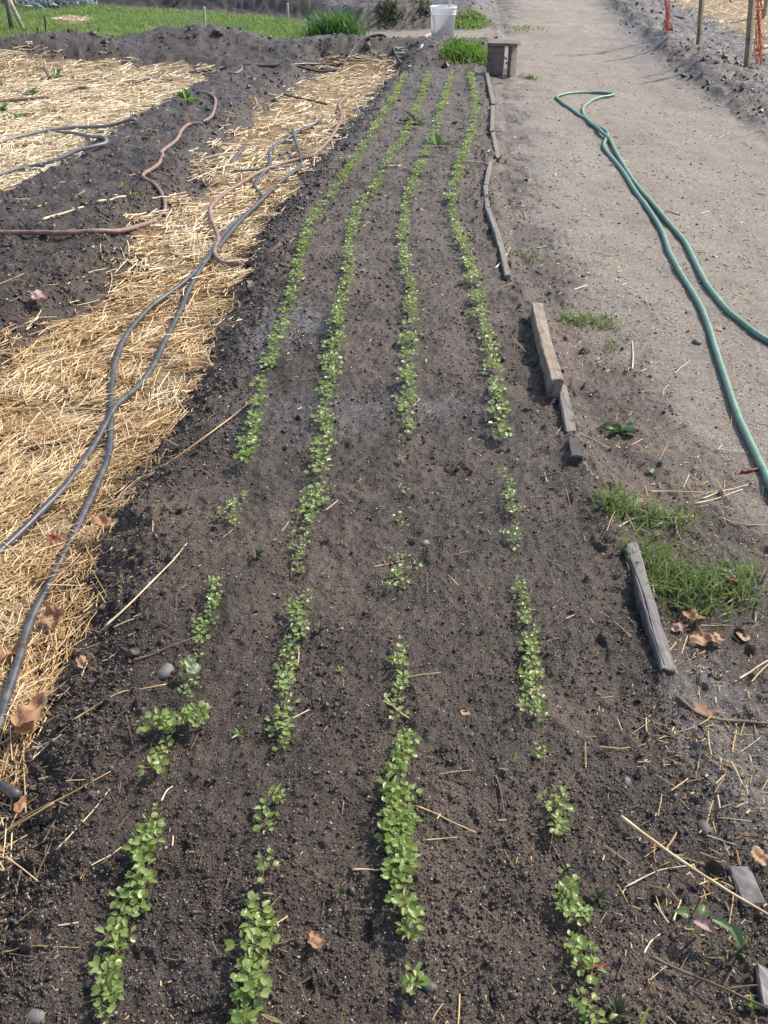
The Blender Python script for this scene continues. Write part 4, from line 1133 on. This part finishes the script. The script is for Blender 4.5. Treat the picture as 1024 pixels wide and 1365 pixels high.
# green and pale leaves
lf = fallen(255,888,.044,'pale ribbed cabbage leaf lying over the first row','pale_leaf',seed=41,curl=1.1,lobes=2,aspect=.72,yaw=2.3,lift=.036,pitch=-.35,name='cabbage_leaf')
fallen(765,556,.05,'pale green leaf drooping over the low worn board','pale_leaf',seed=42,curl=.8,lobes=0,aspect=.6,yaw=1.2,lift=.02,name='cabbage_leaf')
lp = empty('wilted_plant', H1(828,578,0))
for k, (yw, L, W, tn) in enumerate([(2.75,.085,.042,.35),(.25,.085,.045,.3),(3.5,.075,.035,.5),(-.45,.06,.04,.7),(1.6,.04,.03,.4)]):
    mb = MB(); v, q = leaf(L, W, notch=0, cup=.5, fold=.4, nx=12, ny=5, droop=.15, seed=50+k)
    v[:, 2] += .004*np.sin(v[:, 0]*150+k)+.012; tn_ = np.clip(tn+1.2*np.maximum(0, np.abs(v[:, 1])/(W/2)-.75)+.3*(np.abs(v[:, 1]) < .0015), 0, 1)
    mb.add(v@rotm(.1*k, 0, yw).T, q, tint=tn_); mb.build('leaf', M['brassica_leaf'], lp)
tag(lp, 'uprooted wilted plant with silver edged green leaves on the wet path', 'plant')
fallen(870,627,.035,'small dark green leaf on the path above the upper tuft','brassica_leaf',seed=43,lobes=0,curl=.6,lift=.01,tint=.3,name='green_leaf')
lp = empty('wilted_plant', H1(583,196,0))
for k, (yw, L, W, pt, tn) in enumerate([(2.0,.085,.075,1.0,.25),(.1,.20,.03,.25,.2),(-.1,.16,.03,.1,.8),(2.9,.12,.05,.15,.3)]):
    mb = MB(); add_leaf(mb, L, W, (0, 0, .01), pt, yw, 0, tint=tn, notch=0, cup=.3, nx=10, ny=4, droop=.1, seed=60+k); mb.build('leaf', M['bright_herb' if k == 0 else 'brassica_leaf'], lp)
tag(lp, 'broad green wilting leaf plant lying across the far third row', 'plant')
lp = empty('wilted_plant', H1(553,166,0))
for k, (yw, L, W, pt, tn) in enumerate([(2.4,.15,.06,.6,.2),(2.9,.10,.05,.2,.3),(.3,.13,.04,.3,.2),(-.4,.12,.04,.1,.6)]):
    mb = MB(); add_leaf(mb, L, W, (0, 0, .01), pt, yw, 0, tint=tn, notch=0, cup=.3, nx=10, ny=4, droop=.1, seed=70+k); mb.build('leaf', M['dull_leaf' if k < 2 else 'brassica_leaf'], lp)
tag(lp, 'dull wilting leaf plant lying between the far middle rows', 'plant')
# the plant at the lower right with a pink leaf
lp = empty('wilted_plant', H1(960,1275,0,True))
def wl(px, py, up, L, W, yaw, pt, mat, tn, k, curl=.4):
    q0 = H1(px, py, up); mb = MB()
    add_leaf(mb, L, W, (0, 0, 0), pt, yaw, .2, tint=tn, notch=0, cup=curl, nx=8, ny=4, droop=.4, seed=80+k)
    o = mb.build('leaf', M[mat], lp); o.location = q0-lp.location
wl(925,1226,.045,.036,.020,-.5,.1,'pink_leaf',.6,0); wl(935,1222,.05,.022,.02,1.0,.4,'brassica_leaf',.3,1); wl(918,1222,.045,.022,.024,2.6,.3,'brassica_leaf',.5,2)
wl(950,1225,.05,.045,.013,-.4,-.1,'brassica_leaf',.55,3); wl(975,1235,.045,.035,.018,-1.0,-.4,'brassica_leaf',.45,4)
for k, (a, b2) in enumerate([((950,1262),(945,1228)),((972,1265),(968,1238)),((928,1250),(922,1232)),((985,1272),(992,1262)),((965,1285),(958,1262)),((945,1290),(940,1270)),((1000,1262),(995,1235))]):
    p = np.array(H1(*a, 0)); q = np.array(H1(b2[0], b2[1]+14, .035))
    o = MB().add(*tube(smooth_line([p, (p+q)/2+np.array([0,0,.004]), q], 3), .0018, 6), tint=.95).build('stem', M['bright_herb'], lp); o.location = -lp.location
tag(lp, 'cut back plant with a pink leaf and yellow green stems near the brick', 'plant')

# ------------------------------------------------------------------ stalks, twigs and stones one can tell apart
def stalk(pts_, r, label, mat='straw', name='straw_stalk', cat='straw stalk', tint=.7, lift=.004, taper=.6, forks=()):
    P_ = []
    for p in pts_:
        h_ = H1(p[0], p[1], lift+(p[2] if len(p) > 2 else 0)); P_.append(h_)
    L_ = smooth_line(P_, 6)
    zz = height(L_[:, 0], L_[:, 1], True)+r
    L_[:, 2] = np.maximum(L_[:, 2], np.convolve(np.pad(zz, 2, mode='edge'), np.ones(5)/5, 'valid'))
    rr = r*np.linspace(1, taper, len(L_))*(1+.12*np.sin(np.arange(len(L_))*1.3))
    mb = MB(); mb.add(*tube(L_, rr, 7), tint=np.clip(tint+.2*np.sin(np.arange(len(L_)*7+2)*.11), 0, 1))
    o = mb.build(name, M[mat])
    for fk in forks:
        Q_ = smooth_line([H1(p[0], p[1], lift+(p[2] if len(p) > 2 else 0)) for p in fk], 5)
        Q_[:, 2] = np.maximum(Q_[:, 2], height(Q_[:, 0], Q_[:, 1], True)+r*.7)
        MB().add(*tube(Q_, r*.7*np.linspace(1, .6, len(Q_)), 6), tint=tint).build('fork', M[mat], o)
    tag(o, label, cat); return o
stalk([(828,1088),(870,1120),(920,1155),(975,1190),(1040,1228)], .0032, 'longest thick straw stalk crossing over the grey brick', lift=.02, tint=.62)
stalk([(868,1275,.01),(910,1295,.01),(960,1315,.01),(1040,1352,.01)], .0030, 'brown forked twig below the plant with pink leaf', 'twig', 'twig', 'twig', tint=.9, forks=[[(968,1318),(1000,1314),(1035,1313)]])
stalk([(140,835),(170,808),(210,768),(250,728)], .0028, 'long pale straw stalk on the slope by the hose', tint=.9, lift=.01)
stalk([(178,882),(220,866),(262,848)], .0030, 'grey brown stalk pointing at the pale cabbage leaf', 'twig', tint=1, lift=.006)
stalk([(98,960),(130,940),(165,924),(222,912)], .0024, 'thin curved tan stalk on the near slope', tint=.35, lift=.01)
stalk([(192,640),(260,592),(310,555),(342,528)], .0035, 'long brown stalk on the slope near the first row', tint=.15, lift=.015)
stalk([(75,1133),(110,1098),(147,1055)], .0016, 'thin pale straw on the soil near the black hose end', tint=.85)
stalk([(555,1075),(590,1090),(635,1110)], .0018, 'tan stalk poking out of the thickest clump', tint=.5, lift=.006)
stalk([(565,1120),(610,1116)], .0014, 'short tan straw beside the thickest clump', tint=.5)
stalk([(470,1162),(500,1163),(518,1160)], .0018, 'pale stub of straw on the near side of thickest clump', tint=.9)
stalk([(660,1040),(668,1060),(672,1085)], .0026, 'red brown forked twig on soil between third and last rows', 'twig', 'twig', 'twig', tint=.5)
stalk([(378,962),(395,955),(412,946)], .0018, 'white straw lying over the thin curling bunch', tint=1, lift=.02)
stalk([(512,928),(528,945),(545,958)], .0028, 'brown straw at the foot of third row thin strip', tint=.4)
stalk([(0,1010),(40,1000),(75,985)], .0026, 'dull straw bundle strand by the long crumpled leaf', tint=.45, lift=.01)
stalk([(-10,1120),(40,1085),(90,1060),(148,1028)], .0020, 'olive stalk running from the near edge up the slope', tint=.2, lift=.01)
stalk([(-10,1118),(30,1095),(72,1070)], .0026, 'green tan stalk at the picture edge under the olive one', tint=.35, lift=.012)
stalk([(8,1142),(30,1158),(50,1174)], .0018, 'short tan straw slanting on the near corner soil', tint=.7)
stalk([(0,1270),(40,1265),(105,1264)], .0013, 'thin grey stem curving on the near corner soil', tint=.15)
stalk([(215,1068),(222,1055),(230,1048)], .0018, 'white straw tip beside the lone sprout', tint=1)
stalk([(820,655+50),(850,690),(895,690),(925,688)], .0020, 'curved golden straw arching between the two grass tufts', tint=.8, lift=.02)
stalk([(935,665),(965,655),(998,646)], .0022, 'pale straw on the path above the large tuft, upper', tint=.9)
stalk([(925,672),(960,664),(990,652)], .0024, 'pale straw on the path above the large tuft, lower', tint=.85)
stalk([(865,655),(900,655),(960,657)], .0018, 'long level straw on the path behind the upper tuft', tint=.7)
stalk([(960,690),(985,698),(1022,700)], .0018, 'tan hooked straw near the path edge', tint=.5)
stalk([(900,935),(940,955),(985,962),(1030,965)], .0045, 'coarse brown stem by the puddle on the path', 'twig', tint=.9)
stalk([(985,905),(1005,893),(1030,878)], .0024, 'pair end straw at the wet path border', tint=.9)
stalk([(832,1183),(880,1160),(925,1153)], .0014, 'fine pale straw under the longest stalk', tint=.8)
stalk([(858,1272),(868,1255),(880,1245)], .0016, 'short white straw near the forked twig', tint=1)
stalk([(898,1227),(902,1215),(908,1200)], .0018, 'upright looking white straw above the pink leaf', tint=1)
stalk([(988,631,.0),(1000,629,.0),(1012,626,.0)], .0055, 'rusty red stick lying against the green hose', 'red_leaf', 'stick', 'stick', tint=.6, taper=.9)
stalk([(78,790),(100,782),(138,764)], .011, 'dark charred stick on the straw beside the dark hose', 'wood_dark', 'stick', 'stick', lift=.02, taper=.7)
stalk([(57,297),(85,286),(112,278)], .008, 'pale stalk on the neighbouring soil bed, lower', tint=.75)
stalk([(130,272),(150,268),(168,264)], .008, 'pale stalk on the neighbouring soil bed, upper', tint=.85)
stalk([(843,492),(844,475),(843,455)], .003, 'pale upright straw on the brown path', tint=1, lift=.004)
stalk([(660,358),(672,345),(680,332)], .004, 'pale splinter by the end of the edging strip', tint=.9)
stalk([(555,555),(535,553),(378,563)][1:], .0016, 'thin grey stem lying across between middle rows', 'twig', tint=.8)
def rock(px, py, size, label, tint=.5, seed=0, flat_=.6):
    v, f = ico(2); r = np.random.default_rng(seed+5)
    n_ = perlin(v[:, 0]*1.3+seed, v[:, 1]*1.3+v[:, 2])+.4*perlin(v[:, 0]*3+seed, v[:, 2]*3-v[:, 1])
    v = v*(1+.3*n_[:, None])*np.array([1.2, .9, flat_])*size
    o = MB().add(v@rotm(0, 0, seed).T, None, f, tint=tint).build('stone', M['stone' if tint < .75 else 'pebble']); o.location = H1(px, py, size*flat_*.35)
    tag(o, label, 'stone'); return o
rock(221,895,.020,'brown stone beside the pale cabbage leaf',.5,1)
rock(202,749,.011,'rounded grey stone on the slope below the straw edge',.3,2)
rock(645,498,.012,'smooth pale pink stone beside the last row',1.0,3)
rock(655,518,.013,'pale stone tucked against last row seedlings',.9,4)
rock(930,456,.018,'grey stone by the green hose on the path',.4,5)
rock(48,1355,.016,'flat brown stone at the lower corner',.4,6)
rock(430,1262,.001,'tiny stone',.4,7) if False else None
rock(940,1105,.016,'dark wet stone on the soil left of the brick',.0,8)
rock(962,1098,.011,'small dark stone beyond the dark wet stone',.0,9)
rock(567,725,.012,'grey angular stone beside the third row',.7,10,.9)
rock(480,55,.075,'pale round stone beside the clump of chives',1.0,11)
rock(452,452+10,.006,'small pale stone in second row',1.0,12)
rock(95,738,.012,'white round stone beside the dark hose',1.0,13)
rock(836,1042,.009,'light grey stone on soil beyond the longest stalk',.7,14)
rock(573,1316,.012,'dark stone beside the near sprouts of third row',.0,15)
